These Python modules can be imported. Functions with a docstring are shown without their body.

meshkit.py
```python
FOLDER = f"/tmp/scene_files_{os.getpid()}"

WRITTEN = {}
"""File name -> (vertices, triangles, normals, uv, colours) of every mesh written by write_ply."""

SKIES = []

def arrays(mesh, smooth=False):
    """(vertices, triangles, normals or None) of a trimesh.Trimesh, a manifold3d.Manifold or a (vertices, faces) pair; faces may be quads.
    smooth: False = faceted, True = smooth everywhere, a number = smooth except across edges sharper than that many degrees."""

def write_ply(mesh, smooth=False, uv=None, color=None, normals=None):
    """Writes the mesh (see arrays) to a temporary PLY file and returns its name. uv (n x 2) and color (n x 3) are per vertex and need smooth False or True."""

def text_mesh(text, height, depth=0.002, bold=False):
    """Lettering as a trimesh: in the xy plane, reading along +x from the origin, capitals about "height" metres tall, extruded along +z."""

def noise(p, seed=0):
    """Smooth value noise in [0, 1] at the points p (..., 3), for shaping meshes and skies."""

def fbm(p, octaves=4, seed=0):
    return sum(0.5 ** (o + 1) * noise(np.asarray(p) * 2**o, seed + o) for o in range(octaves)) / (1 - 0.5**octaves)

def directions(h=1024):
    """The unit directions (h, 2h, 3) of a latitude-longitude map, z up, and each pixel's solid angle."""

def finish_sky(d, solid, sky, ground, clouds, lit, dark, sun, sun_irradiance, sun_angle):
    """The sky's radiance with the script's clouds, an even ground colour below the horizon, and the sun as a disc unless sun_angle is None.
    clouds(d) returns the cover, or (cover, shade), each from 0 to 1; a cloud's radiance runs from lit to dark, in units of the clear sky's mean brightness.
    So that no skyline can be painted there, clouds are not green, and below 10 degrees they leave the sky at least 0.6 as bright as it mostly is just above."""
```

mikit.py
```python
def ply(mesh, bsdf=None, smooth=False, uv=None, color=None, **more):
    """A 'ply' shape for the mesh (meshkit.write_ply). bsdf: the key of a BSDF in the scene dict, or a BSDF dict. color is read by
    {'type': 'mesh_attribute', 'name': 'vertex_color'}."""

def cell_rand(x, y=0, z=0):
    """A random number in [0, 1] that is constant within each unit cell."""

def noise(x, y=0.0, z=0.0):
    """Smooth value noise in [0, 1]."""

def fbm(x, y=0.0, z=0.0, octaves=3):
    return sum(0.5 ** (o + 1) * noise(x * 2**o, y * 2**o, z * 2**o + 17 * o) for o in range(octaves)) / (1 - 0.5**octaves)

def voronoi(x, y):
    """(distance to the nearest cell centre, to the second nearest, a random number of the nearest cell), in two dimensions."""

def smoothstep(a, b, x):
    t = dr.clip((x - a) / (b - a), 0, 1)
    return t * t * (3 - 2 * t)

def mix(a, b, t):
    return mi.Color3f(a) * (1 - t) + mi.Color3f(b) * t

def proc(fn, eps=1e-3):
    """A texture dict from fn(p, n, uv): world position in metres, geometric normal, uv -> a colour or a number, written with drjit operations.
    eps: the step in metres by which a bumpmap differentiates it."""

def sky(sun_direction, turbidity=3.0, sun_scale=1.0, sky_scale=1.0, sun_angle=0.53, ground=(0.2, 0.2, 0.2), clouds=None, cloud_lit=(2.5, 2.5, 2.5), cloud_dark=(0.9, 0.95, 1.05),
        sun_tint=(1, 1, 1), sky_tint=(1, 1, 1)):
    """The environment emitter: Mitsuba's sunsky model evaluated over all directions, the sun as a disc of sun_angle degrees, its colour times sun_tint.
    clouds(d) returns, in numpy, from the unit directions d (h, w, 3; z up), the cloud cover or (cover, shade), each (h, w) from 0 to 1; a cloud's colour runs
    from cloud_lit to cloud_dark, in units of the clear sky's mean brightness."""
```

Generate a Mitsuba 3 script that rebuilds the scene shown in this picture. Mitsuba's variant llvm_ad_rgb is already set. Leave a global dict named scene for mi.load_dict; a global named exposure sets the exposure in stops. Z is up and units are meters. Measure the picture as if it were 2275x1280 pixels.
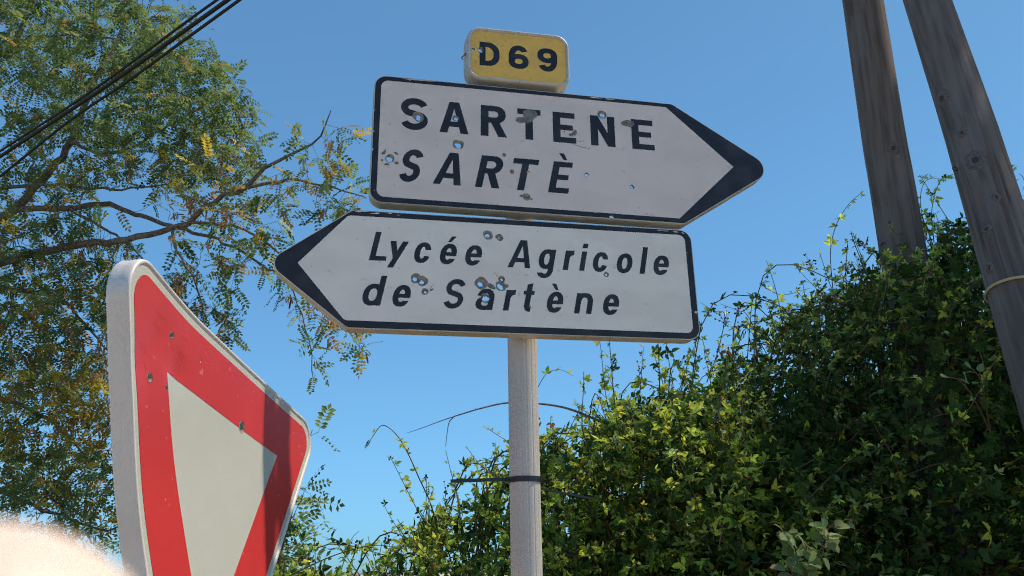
import math, random
import numpy as np, trimesh, shapely, mitsuba as mi, mikit, meshkit, manifold3d as m3
import drjit as dr
from shapely import affinity
from shapely.geometry import Polygon, Point, LineString, box
from shapely.ops import unary_union
from scipy.spatial import cKDTree

# ---------------------------------------------------------------- camera, sky, exposure
EYE = np.array([0, 0, 1.6])
PITCH, ROLL, FPX, PW, PH = math.radians(18.2936), math.radians(-0.9202), 1893.0, 2275.0, 1280.0
FW = np.array([0, math.cos(PITCH), math.sin(PITCH)])
UP0, RT0 = np.array([0, -math.sin(PITCH), math.cos(PITCH)]), np.array([1.0, 0, 0])
RT = RT0 * math.cos(ROLL) + UP0 * math.sin(ROLL)
UP = -RT0 * math.sin(ROLL) + UP0 * math.cos(ROLL)
T4 = mi.ScalarTransform4f
SUN_AZ, SUN_EL = math.radians(78.3), math.radians(60)
SUN = [math.sin(SUN_AZ) * math.cos(SUN_EL), math.cos(SUN_AZ) * math.cos(SUN_EL), math.sin(SUN_EL)]
exposure = 1.9


def thin_veil(d):
    """A thin, even summer haze high in the sky, slightly patchy."""
    q = d / (np.maximum(d[..., 2:], 0.12))
    return 0.12 + 0.10 * meshkit.fbm(q * 1.3, 4, 2)


scene = {
    'type': 'scene',
    'camera': {'type': 'thinlens', 'fov': math.degrees(2 * math.atan(PW / 2 / FPX)), 'fov_axis': 'x', 'near_clip': 0.004, 'far_clip': 2000.0,
               'aperture_radius': 0.0005, 'focus_distance': 2.1,
               'to_world': T4().look_at(origin=EYE.tolist(), target=(EYE + FW).tolist(), up=UP.tolist())},
    'sky': mikit.sky(SUN, turbidity=3.2, sun_angle=1.1, sky_scale=1.0, sky_tint=(0.54, 0.99, 1.13), clouds=thin_veil, cloud_lit=(0.86, 1.42, 1.95), cloud_dark=(0.86, 1.42, 1.95)),
}
labels = {}


def at(px, py, Y):
    """The point at distance Y (along world y) seen at a pixel of the 2275 x 1280 photograph: used to lay the place out."""
    d = RT * (px - PW / 2) / FPX - UP * (py - PH / 2) / FPX + FW
    return EYE + d * (Y / d[1])


# ---------------------------------------------------------------- naming helpers
def numbered(key):
    if key not in scene and key not in labels:
        return key
    k = 1
    while f'{key}_{k:03d}' in scene or f'{key}_{k:03d}' in labels:
        k += 1
    return f'{key}_{k:03d}'


COUNT = {}


def obj(name, shape, parent=None):
    base = f'{parent}__{name}' if parent else name
    n = COUNT.get(base, 0)
    COUNT[base] = n + 1
    key = base if n == 0 else f'{base}_{n:03d}'
    scene[key] = shape
    return key


def thing(name, label, cat, group=None):
    key = numbered(name)
    labels[key] = {'label': label, 'category': cat}
    if group:
        labels[key]['group'] = group
    return key


# ---------------------------------------------------------------- materials
noise, fbm, mix, sstep = mikit.noise, mikit.fbm, mikit.mix, mikit.smoothstep


def two(b):
    return {'type': 'twosided', 'bsdf': b}


def pr(color, rough=0.5, **k):
    c = color if isinstance(color, dict) else {'type': 'rgb', 'value': list(color)}
    return {'type': 'principled', 'base_color': c, 'roughness': rough, **k}


def dusty(a, b, s=30.0, lo=0.45, hi=0.75):
    def fn(p, n, uv):
        return mix(a, b, sstep(lo, hi, fbm(p.x * s, p.y * s, p.z * s, 4)))
    return mikit.proc(fn)


def film_white_fn(p, n, uv):
    c = mix((0.77, 0.695, 0.61), (0.71, 0.635, 0.555), sstep(0.35, 0.75, fbm(p.x * 9, p.y * 9, p.z * 14, 4)))
    return mix(c, (0.42, 0.38, 0.34), 0.5 * sstep(0.72, 0.86, fbm(p.x * 60 + 3, p.y * 60, p.z * 60, 3)))


def film_grey_fn(p, n, uv):
    return film_white_fn(p, n, uv) * mi.Color3f(0.90, 0.84, 0.85)


def film_black_fn(p, n, uv):
    return mix((0.016, 0.015, 0.020), (0.034, 0.032, 0.037), sstep(0.4, 0.8, fbm(p.x * 25, p.y * 25, p.z * 25, 4)))


def yellow_fn(p, n, uv):
    c = mix((0.78, 0.46, 0.08), (0.70, 0.415, 0.085), sstep(0.35, 0.7, fbm(p.x * 28, p.y * 28, p.z * 28, 4)))
    return mix(c, (0.42, 0.31, 0.09), 0.5 * sstep(0.66, 0.8, fbm(p.x * 140, p.y * 140, p.z * 140, 2)))


def ribs(uv):
    # the fine ribs of the reflective sheeting, in sheet metres
    t = uv.y * 210 + uv.x * 38
    return 0.5 + 0.5 * dr.sin(t * 2 * math.pi)


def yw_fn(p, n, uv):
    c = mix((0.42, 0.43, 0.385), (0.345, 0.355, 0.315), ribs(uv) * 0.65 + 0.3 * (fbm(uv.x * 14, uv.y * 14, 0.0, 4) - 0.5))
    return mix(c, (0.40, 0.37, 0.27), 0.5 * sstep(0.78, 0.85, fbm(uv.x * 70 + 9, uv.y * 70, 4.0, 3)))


def yr_fn(p, n, uv):
    c = mix((0.48, 0.034, 0.034), (0.41, 0.026, 0.028), ribs(uv) * 0.45 + 0.9 * (fbm(uv.x * 12, uv.y * 12, 2.0, 4) - 0.35))
    return mix(c, (0.58, 0.20, 0.19), 0.5 * sstep(0.80, 0.86, fbm(uv.x * 75, uv.y * 75, 7.0, 3)))


def alu_fn(p, n, uv):
    c = mix((0.50, 0.46, 0.41), (0.44, 0.405, 0.36), sstep(0.3, 0.75, fbm(p.x * 8, p.y * 8, p.z * 6, 2)))
    return mix(c, (0.34, 0.30, 0.24), 0.3 * sstep(0.68, 0.80, fbm(p.x * 22, p.y * 22, p.z * 18 + 5, 3)))


def rim_fn(p, n, uv):
    c = mix((0.47, 0.44, 0.385), (0.42, 0.385, 0.325), sstep(0.3, 0.7, fbm(p.x * 18, p.y * 18, p.z * 40, 3)))
    return mix(c, (0.33, 0.29, 0.22), 0.6 * sstep(0.64, 0.8, fbm(p.x * 70, p.y * 70, p.z * 70 + 5, 3)))


def crater_fn(p, n, uv):
    c = mix((0.27, 0.245, 0.21), (0.14, 0.13, 0.12), sstep(0.35, 0.65, fbm(p.x * 130, p.y * 130, p.z * 130, 3)))
    return mix(c, (0.30, 0.20, 0.13), 0.4 * sstep(0.62, 0.77, fbm(p.x * 90 + 4, p.y * 90, p.z * 90, 2)))


def wood_fn(p, n, uv):
    # uv: metres round and along the pole
    g = fbm(uv.x * 42, uv.y * 2.6, 0.0, 4)
    c = mix((0.10, 0.080, 0.069), (0.155, 0.124, 0.108), sstep(0.28, 0.72, g))
    c = mix(c, (0.05, 0.04, 0.036), 0.6 * sstep(0.62, 0.80, fbm(uv.x * 110, uv.y * 3.4, 3.0, 3)))
    return mix(c, (0.19, 0.17, 0.16), 0.45 * sstep(0.5, 0.75, fbm(uv.x * 9, uv.y * 3, 9.0, 4)))


def bark_fn(p, n, uv):
    c = mix((0.21, 0.18, 0.155), (0.10, 0.082, 0.07), sstep(0.3, 0.7, fbm(p.x * 50, p.y * 50, p.z * 50, 3)))
    return mix(c, (0.22, 0.20, 0.17), 0.5 * sstep(0.6, 0.75, fbm(p.x * 16, p.y * 16, p.z * 16, 3)))


def ground_fn(p, n, uv):
    c = mix((0.40, 0.34, 0.265), (0.30, 0.25, 0.19), sstep(0.3, 0.7, fbm(p.x * 2, p.y * 2, 0.0, 5)))
    return mix(c, (0.20, 0.19, 0.09), 0.7 * sstep(0.55, 0.66, fbm(p.x * 0.9 + 7, p.y * 0.9, 3.0, 4)))


def verge_fn(p, n, uv):
    c = mix((0.11, 0.11, 0.045), (0.17, 0.145, 0.07), sstep(0.35, 0.65, fbm(p.x * 5, p.y * 5, 0.0, 4)))
    return mix(c, (0.055, 0.075, 0.025), 0.8 * sstep(0.48, 0.6, fbm(p.x * 2.3 + 3, p.y * 2.3, 1.0, 4)))


def bank_fn(p, n, uv):
    c = mix((0.10, 0.08, 0.05), (0.06, 0.047, 0.03), sstep(0.3, 0.7, fbm(p.x * 6, p.y * 6, p.z * 6, 4)))
    return mix(c, (0.06, 0.075, 0.025), 0.8 * sstep(0.45, 0.6, fbm(p.x * 3, p.y * 3, p.z * 3 + 3, 4)))


def road_fn(p, n, uv):
    return mix((0.20, 0.19, 0.18), (0.27, 0.255, 0.24), fbm(p.x * 25, p.y * 25, 0.0, 4))


def skin_fn(p, n, uv):
    return mix((0.62, 0.51, 0.43), (0.58, 0.455, 0.375), fbm(p.x * 300, p.y * 300, p.z * 300, 3))


scene.update({
    'mat_film_white': two(pr(mikit.proc(film_white_fn), 0.42, specular=0.5)),
    'mat_film_grey': two(pr(mikit.proc(film_grey_fn), 0.42, specular=0.5)),
    'mat_film_black': two(pr(mikit.proc(film_black_fn), 0.4, specular=0.35)),
    'mat_film_yellow': two(pr(mikit.proc(yellow_fn), 0.45)),
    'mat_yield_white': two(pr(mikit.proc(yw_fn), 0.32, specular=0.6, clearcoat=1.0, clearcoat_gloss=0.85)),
    'mat_yield_red': two(pr(mikit.proc(yr_fn), 0.36, specular=0.45, clearcoat=0.3, clearcoat_gloss=0.85)),
    'mat_alu': two(pr(mikit.proc(alu_fn), 0.5, metallic=0.15)),
    'mat_rim': two(pr(mikit.proc(rim_fn), 0.42, metallic=0.25)),
    'mat_bare': two(pr(dusty((0.64, 0.595, 0.56), (0.58, 0.535, 0.50), 6), 0.45, metallic=0.2)),
    'mat_crater': two(pr(mikit.proc(crater_fn), 0.7, specular=0.3)),
    'mat_smear': two(pr(dusty((0.20, 0.185, 0.165), (0.11, 0.105, 0.10), 110, 0.35, 0.65), 0.6)),
    'mat_plastic_black': two(pr((0.014, 0.014, 0.017), 0.4)),
    'mat_cable': two(pr((0.01, 0.01, 0.011), 0.6)),
    'mat_wood': two(pr(mikit.proc(wood_fn), 0.85, specular=0.2)),
    'mat_knot': two(pr(dusty((0.145, 0.115, 0.10), (0.085, 0.067, 0.06), 120, 0.35, 0.65), 0.85)),
    'mat_knot_heart': two(pr((0.05, 0.037, 0.032), 0.9)),
    'mat_rope': two(pr((0.42, 0.35, 0.20), 0.6)),
    'mat_bark': two(pr(mikit.proc(bark_fn), 0.85, specular=0.2)),
    'mat_cane': two(pr(dusty((0.10, 0.075, 0.035), (0.13, 0.06, 0.045), 30), 0.6)),
    'mat_dry_cane': two(pr(dusty((0.20, 0.15, 0.14), (0.10, 0.07, 0.07), 60), 0.7)),
    'mat_berry': two(pr((0.018, 0.008, 0.014), 0.4)),
    'mat_berry_red': two(pr((0.16, 0.02, 0.02), 0.4)),
    'mat_ground': two(pr(mikit.proc(ground_fn), 0.95, specular=0.1)),
    'mat_verge': two(pr(mikit.proc(verge_fn), 0.95, specular=0.1)),
    'mat_bank': two(pr(mikit.proc(bank_fn), 0.95, specular=0.1)),
    'mat_road': two(pr(mikit.proc(road_fn), 0.9, specular=0.2)),
    'mat_skin': two(pr(mikit.proc(skin_fn), 0.5)),
    'mat_nail': two(pr((0.66, 0.45, 0.39), 0.3)),
})
VC = {'type': 'mesh_attribute', 'name': 'vertex_color'}
scene['mat_robinia_leaf'] = {'type': 'principledthin', 'base_color': VC, 'roughness': 0.5, 'diff_trans': 1.15, 'spec_trans': 0.0, 'eta': 1.45}
scene['mat_bramble_leaf'] = {'type': 'principledthin', 'base_color': VC, 'roughness': 0.42, 'diff_trans': 1.0, 'spec_trans': 0.0, 'eta': 1.5}
scene['mat_pod'] = {'type': 'principledthin', 'base_color': VC, 'roughness': 0.5, 'diff_trans': 0.45, 'spec_trans': 0.0, 'eta': 1.4}


# ---------------------------------------------------------------- mesh helpers
def cat(meshes):
    return trimesh.util.concatenate([m for m in meshes if len(m.faces)])


def tube(points, radii, sides=6, caps=True):
    p = np.asarray(points, float)
    r = np.broadcast_to(np.asarray(radii, float), (len(p),))
    t = np.gradient(p, axis=0)
    t /= np.linalg.norm(t, axis=1, keepdims=True) + 1e-12
    a = np.cross(t[0], [0.3, 0.2, 0.93])
    if np.linalg.norm(a) < 0.2:
        a = np.cross(t[0], [1.0, 0, 0])
    A = np.empty_like(p)
    for i in range(len(p)):
        a = a - t[i] * (a @ t[i])
        a = a / (np.linalg.norm(a) + 1e-12)
        A[i] = a
    B = np.cross(t, A)
    ang = np.arange(sides) * 2 * np.pi / sides
    v = (p[:, None] + r[:, None, None] * (np.cos(ang)[None, :, None] * A[:, None] + np.sin(ang)[None, :, None] * B[:, None])).reshape(-1, 3)
    i, j = np.meshgrid(np.arange(len(p) - 1), np.arange(sides), indexing='ij')
    q = np.stack([i * sides + j, i * sides + (j + 1) % sides, (i + 1) * sides + (j + 1) % sides, (i + 1) * sides + j], -1).reshape(-1, 4)
    f = [q[:, [0, 1, 2]], q[:, [0, 2, 3]]]
    if caps:
        k = len(v)
        v = np.vstack([v, p[0], p[-1]])
        jj = np.arange(sides)
        f += [np.stack([(jj + 1) % sides, jj, np.full(sides, k)], 1), np.stack([(len(p) - 1) * sides + jj, (len(p) - 1) * sides + (jj + 1) % sides, np.full(sides, k + 1)], 1)]
    return trimesh.Trimesh(v, np.vstack(f), process=False)


def spline(pts, n=8):
    p = np.asarray(pts, float)
    q = np.vstack([2 * p[0] - p[1], p, 2 * p[-1] - p[-2]])
    out = []
    for i in range(1, len(q) - 2):
        t = np.linspace(0, 1, n, endpoint=False)[:, None]
        a, b, c, d = q[i - 1], q[i], q[i + 1], q[i + 2]
        out.append(0.5 * (2 * b + (c - a) * t + (2 * a - 5 * b + 4 * c - d) * t**2 + (3 * b - a - 3 * c + d) * t**3))
    return np.vstack(out + [p[-1:]])


def polys(g):
    return [x for x in getattr(g, 'geoms', [g]) if isinstance(x, Polygon) and x.area > 1e-9]


def rounded(pts, radii):
    """A polygon through pts with each corner rounded by its radius."""
    pts = [np.array(p, float) for p in pts]
    out, n = [], len(pts)
    for i, (p, r) in enumerate(zip(pts, radii)):
        a, b = pts[i - 1] - p, pts[(i + 1) % n] - p
        a, b = a / np.linalg.norm(a), b / np.linalg.norm(b)
        if r <= 0:
            out.append(p)
            continue
        half = math.acos(np.clip(a @ b, -1, 1)) / 2
        d = r / math.tan(half)
        c = p + (a + b) / np.linalg.norm(a + b) * r / math.sin(half)
        s, e = p + a * d - c, p + b * d - c
        a0, a1 = math.atan2(s[1], s[0]), math.atan2(e[1], e[0])
        dd = (a1 - a0 + math.pi) % (2 * math.pi) - math.pi
        for t in np.linspace(0, 1, 10):
            out.append(c + r * np.array([math.cos(a0 + dd * t), math.sin(a0 + dd * t)]))
    return Polygon(out)


def flat(poly, n0, n1, fmap, cell=None):
    """The polygon as a slab from height n0 to n1 above its sheet, laid out by fmap(u, v, n)."""
    ms = []
    for g in polys(poly):
        m = trimesh.creation.extrude_polygon(g, n1 - n0, engine='earcut')
        if cell:
            v, f = trimesh.remesh.subdivide_to_size(m.vertices, m.faces, cell, max_iter=12)
            m = trimesh.Trimesh(v, f, process=False)
        ms.append(m)
    m = cat(ms)
    v = m.vertices
    return trimesh.Trimesh(fmap(v[:, 0], v[:, 1], v[:, 2] + n0), m.faces, process=False), v[:, :2].copy()


def resample(poly, step):
    ring = poly.exterior
    n = max(int(ring.length / step), 24)
    p = np.array([ring.interpolate(i / n, normalized=True).coords[0] for i in range(n)])
    if not ring.is_ccw:
        p = p[::-1]
    t = np.roll(p, -1, 0) - np.roll(p, 1, 0)
    t /= np.linalg.norm(t, axis=1, keepdims=True)
    return p, np.stack([t[:, 1], -t[:, 0]], 1)


def loft(poly, profile, fmap, step=0.012, closed=True, rng=None, wob=0.0):
    """A rim: the profile of (outward offset, height) swept round the polygon's outline."""
    p, nrm = resample(poly, step)
    k, n = len(profile), len(p)
    d = np.zeros(n)
    if wob:
        d = wob * (meshkit.fbm(np.column_stack([p * 14, np.zeros(n)]), 3) - 0.5)
    v = []
    for o, h in profile:
        q = p + nrm * (o + d[:, None])
        v.append(fmap(q[:, 0], q[:, 1], np.full(n, h)))
    v = np.stack(v, 1).reshape(-1, 3)
    f = []
    for a in range(k if closed else k - 1):
        b = (a + 1) % k
        i = np.arange(n)
        j = (i + 1) % n
        f += [np.stack([i * k + a, j * k + a, j * k + b], 1), np.stack([i * k + a, j * k + b, i * k + b], 1)]
    return trimesh.Trimesh(v, np.vstack(f), process=False)


# ---------------------------------------------------------------- the setting
g = trimesh.creation.box((900, 900, 0.4))
g.apply_translation((0, 0, -0.2))
scene['ground'] = mikit.ply(g, 'mat_ground')
labels['ground'] = {'label': 'dry pale ground round the junction', 'kind': 'structure'}
vg = trimesh.creation.box((90, 40, 0.1))
vg.apply_translation((0, 22.4, -0.046))
scene['verge'] = mikit.ply(vg, 'mat_verge')
labels['verge'] = {'label': 'weedy grass verge under the signs and brambles', 'kind': 'structure'}
rd = trimesh.creation.box((300, 5.2, 0.1))
rd.apply_translation((0, -2.2, -0.046))
scene['road'] = mikit.ply(rd, 'mat_road')
labels['road'] = {'label': 'grey asphalt country road behind the viewer', 'kind': 'structure'}


# ---------------------------------------------------------------- lettering: each letter from strokes, in units of its capital height
def ell(x0, y0, x1, y1, e=2.25, n=72):
    t = np.linspace(0, 2 * np.pi, n, endpoint=False)
    c, s = np.cos(t), np.sin(t)
    return Polygon(np.stack([(x0 + x1) / 2 + (x1 - x0) / 2 * np.sign(c) * np.abs(c) ** (2 / e), (y0 + y1) / 2 + (y1 - y0) / 2 * np.sign(s) * np.abs(s) ** (2 / e)], 1))


def ring(x0, y0, x1, y1, t, h, e=2.25):
    return ell(x0, y0, x1, y1, e).difference(ell(x0 + t, y0 + h, x1 - t, y1 - h, e))


def pl(*p):
    return Polygon(p)


def arcs(pts, wd):
    return LineString(pts).buffer(wd / 2, cap_style=2, join_style=1)


def glyph(ch, w, t, h, x=0.71):
    U = unary_union
    if ch == 'S':
        ry, rx = (1 - h) / 4, w / 2 - t / 2
        yu, yl, cx = 1 - h / 2 - ry, h / 2 + ry, w / 2
        a = np.radians(np.linspace(18, 232, 30))
        b = np.radians(np.linspace(52, -162, 30))
        up = np.stack([cx + rx * np.cos(a), yu + ry * np.sin(a)], 1)
        lo = np.stack([cx + rx * np.cos(b), yl + ry * np.sin(b)], 1)
        return arcs(np.vstack([up, lo]), (t + h) / 2)
    if ch == 'A':
        a, ti = t * 1.02, t * 0.62
        o = pl((0, 0), (w / 2 - ti, 1), (w / 2 + ti, 1), (w, 0), (w - a, 0), (w / 2, 0.80), (a, 0))
        band = box(0, 0.20, w, 0.20 + h * 0.92).intersection(pl((0, 0), (w / 2 - ti, 1), (w / 2 + ti, 1), (w, 0)))
        return U([o, band])
    if ch in 'RD':
        b = 0.44 if ch == 'R' else 0.0
        r = (1 - b) / 2 if ch == 'R' else min(0.42, w * 0.62)
        outer = rounded([(0, b), (w * (0.96 if ch == 'R' else 1), b), (w * (0.96 if ch == 'R' else 1), 1), (0, 1)], [0, r, r, 0])
        ww = w * (0.96 if ch == 'R' else 1)
        ri = max(r - h * 0.85, 0.05)
        inner = rounded([(t, b + h), (ww - t, b + h), (ww - t, 1 - h), (t, 1 - h)], [0, min(ri, (1 - b - 2 * h) / 2 * 0.98), min(ri, (1 - b - 2 * h) / 2 * 0.98), 0])
        s = U([outer.difference(inner), box(0, 0, t, 1)])
        if ch == 'R':
            s = U([s, pl((w - t * 1.12, 0), (w, 0), (w * 0.5 + t * 0.62, b + 0.06), (w * 0.5 - t * 0.50, b + 0.06))])
        return s
    if ch == 'T':
        return U([box(0, 1 - h, w, 1), box(w / 2 - t / 2, 0, w / 2 + t / 2, 1)])
    if ch in 'EÈ':
        s = [box(0, 0, t, 1), box(0, 0, w, h), box(0, 1 - h, w * 0.96, 1), box(0, 0.5 - h * 0.46, w * 0.87, 0.5 + h * 0.5)]
        if ch == 'È':
            s.append(pl((w * 0.18, 1.28), (w * 0.42, 1.28), (w * 0.64, 1.07), (w * 0.47, 1.07)))
        return U(s)
    if ch == 'N':
        return U([box(0, 0, t, 1), box(w - t, 0, w, 1), pl((0, 1), (t * 1.02, 1), (w, 0), (w - t * 1.02, 0))])
    if ch == 'L':
        return U([box(0, 0, t, 1), box(0, 0, w, h)])
    if ch in '69':
        body = ring(0, 0, w, 0.63, t, h)
        arm = ring(0, -0.02, w * 1.02, 1.0, t, h * 1.05, 2.2).intersection(U([pl((-1, 0.3), (w * 0.5, 0.3), (w * 0.5, 2), (-1, 2)), pl((w * 0.5, 0.72), (w * 0.66, 0.72), (w * 1.06, 0.80), (w * 0.9, 1.4), (w * 0.5, 1.4))]))
        s = U([body, arm])
        return s if ch == '6' else affinity.rotate(s, 180, origin=(w / 2, 0.5))
    if ch in 'eéè':
        r = ring(0, -0.01, w, x + 0.01, t, h)
        r = r.difference(box(w * 0.5, x * 0.26, w * 1.2, x * 0.42))
        s = [r, box(t * 0.5, x * 0.41, w * 0.97, x * 0.41 + h * 0.82)]
        if ch == 'é':
            s.append(pl((w * 0.30, x + 0.07), (w * 0.50, x + 0.07), (w * 0.78, x + 0.28), (w * 0.50, x + 0.28)))
        if ch == 'è':
            s.append(pl((w * 0.10, x + 0.29), (w * 0.38, x + 0.29), (w * 0.58, x + 0.07), (w * 0.42, x + 0.07)))
        return U(s)
    if ch == 'c':
        return ring(0, -0.01, w, x + 0.01, t, h).difference(pl((w * 0.5, x * 0.36), (w * 1.2, x * 0.30), (w * 1.2, x * 0.66), (w * 0.5, x * 0.64)))
    if ch == 'o':
        return ring(0, -0.01, w, x + 0.01, t, h)
    if ch == 'i':
        return U([box(0, 0, w, x), box(0, x + 0.13, w, x + 0.29)])
    if ch == 'l':
        return box(0, 0, w, 1)
    if ch == 'd':
        return U([ring(0, -0.01, w, x + 0.01, t, h), box(w - t, 0, w, 1)])
    if ch == 'g':
        hook = ring(0, -0.33, w, 0.30, t, h).intersection(box(-1, -1, 2, -0.06)).difference(box(-1, -0.14, w * 0.45, 1))
        return U([ring(0, 0.0, w, x + 0.01, t, h), box(w - t, -0.08, w, x), hook])
    if ch == 'r':
        arm = ring(0.0, 0.1, w * 1.9, x + 0.01, t, h * 1.1).intersection(box(0, x * 0.62, w, 2))
        return U([box(0, 0, t, x), arm])
    if ch == 'n':
        arch = ring(0, 0, w, x + 0.01, t, h, 2.4).intersection(box(-1, x * 0.5, 2, 2))
        return U([box(0, 0, t, x), arch, box(w - t, 0, w, x * 0.55)])
    if ch == 't':
        x0 = w * 0.22
        hook = ring(x0, -0.01, x0 + w * 1.0, 0.5, t, h).intersection(box(0, -1, w * 0.80, 0.2))
        return U([pl((x0, 0.15), (x0 + t, 0.15), (x0 + t, 0.98), (x0, 0.93)), box(0, x - h * 0.85, w * 0.92, x), hook])
    if ch == 'a':
        arch = ring(0.0, 0, w, x + 0.01, t, h).intersection(box(-1, x * 0.66, 2, 2))
        bowl = ring(0, -0.01, w, x * 0.62, t, h * 0.92)
        return U([arch, bowl, box(w - t, 0, w, x * 0.7)])
    if ch == 'y':
        a = t * 1.08
        return U([pl((0, x), (a, x), (w * 0.5 + a * 0.36, 0.08), (w * 0.5 - a * 0.3, 0.0)), pl((w - a, x), (w, x), (w * 0.30 + a * 0.5, -0.22), (w * 0.30 - a * 0.45, -0.22))])
    raise ValueError(ch)


def line_of(text, base, cap, skew, t, h, x=0.71):
    out = []
    for ch, a, b in text:
        s = glyph(ch, (b - a) / cap, t, h, x)
        s = affinity.affine_transform(s, [cap, cap * skew, 0, cap, a, base])
        out.append(s)
    return out


# ---------------------------------------------------------------- bullet holes
def blob(u, v, r, rng, n=26, rough=0.28, asp=1.0, ang=0.0):
    t = np.linspace(0, 2 * np.pi, n, endpoint=False)
    k = 1 + rough * sum(rng.normal(0, 1) * np.cos(j * t + rng.uniform(0, 6.3)) / j for j in (2, 3, 4, 6))
    x, y = r * k * np.cos(t) * asp, r * k * np.sin(t)
    return np.stack([u + x * math.cos(ang) - y * math.sin(ang), v + x * math.sin(ang) + y * math.cos(ang)], 1)


def crater(u, v, rh, rc, depth, fmap, rng, asp=1.3, tilt=-0.5):
    """(outline, mesh): a dented ring of bare metal that funnels back to a torn hole; rh = 0 leaves it a closed dent."""
    outer = blob(u, v, rc, rng, rough=0.12)
    inner = blob(u + rng.uniform(-.15, .15) * rc, v - 0.12 * rc, max(rh, rc * 0.08), rng, rough=0.2, asp=asp, ang=tilt)
    rows, zs = [], []
    for s in np.linspace(0, 1, 6):
        rows.append(outer * (1 - s) + inner * s)
        zs.append(-depth * s**1.6 + (0.0012 * math.sin(math.pi * min(1, s * 3)) if s < 0.34 else 0))
    n = len(outer)
    vv = np.vstack(rows)
    zz = np.repeat(zs, n) + np.concatenate([np.zeros(n)] + [rng.normal(0, depth * 0.06, n) for _ in range(5)])
    i, j = np.meshgrid(np.arange(5), np.arange(n), indexing='ij')
    q = np.stack([i * n + j, i * n + (j + 1) % n, (i + 1) * n + (j + 1) % n, (i + 1) * n + j], -1).reshape(-1, 4)
    f = np.vstack([q[:, [0, 1, 2]], q[:, [0, 2, 3]]])
    if rh <= 0:
        vv = np.vstack([vv, inner.mean(0)])
        zz = np.append(zz, -depth)
        f = np.vstack([f, np.stack([5 * n + np.arange(n), 5 * n + (np.arange(n) + 1) % n, np.full(n, 6 * n)], 1)])
    return Polygon(outer).buffer(0), trimesh.Trimesh(fmap(vv[:, 0], vv[:, 1], zz), f, process=False)


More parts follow.
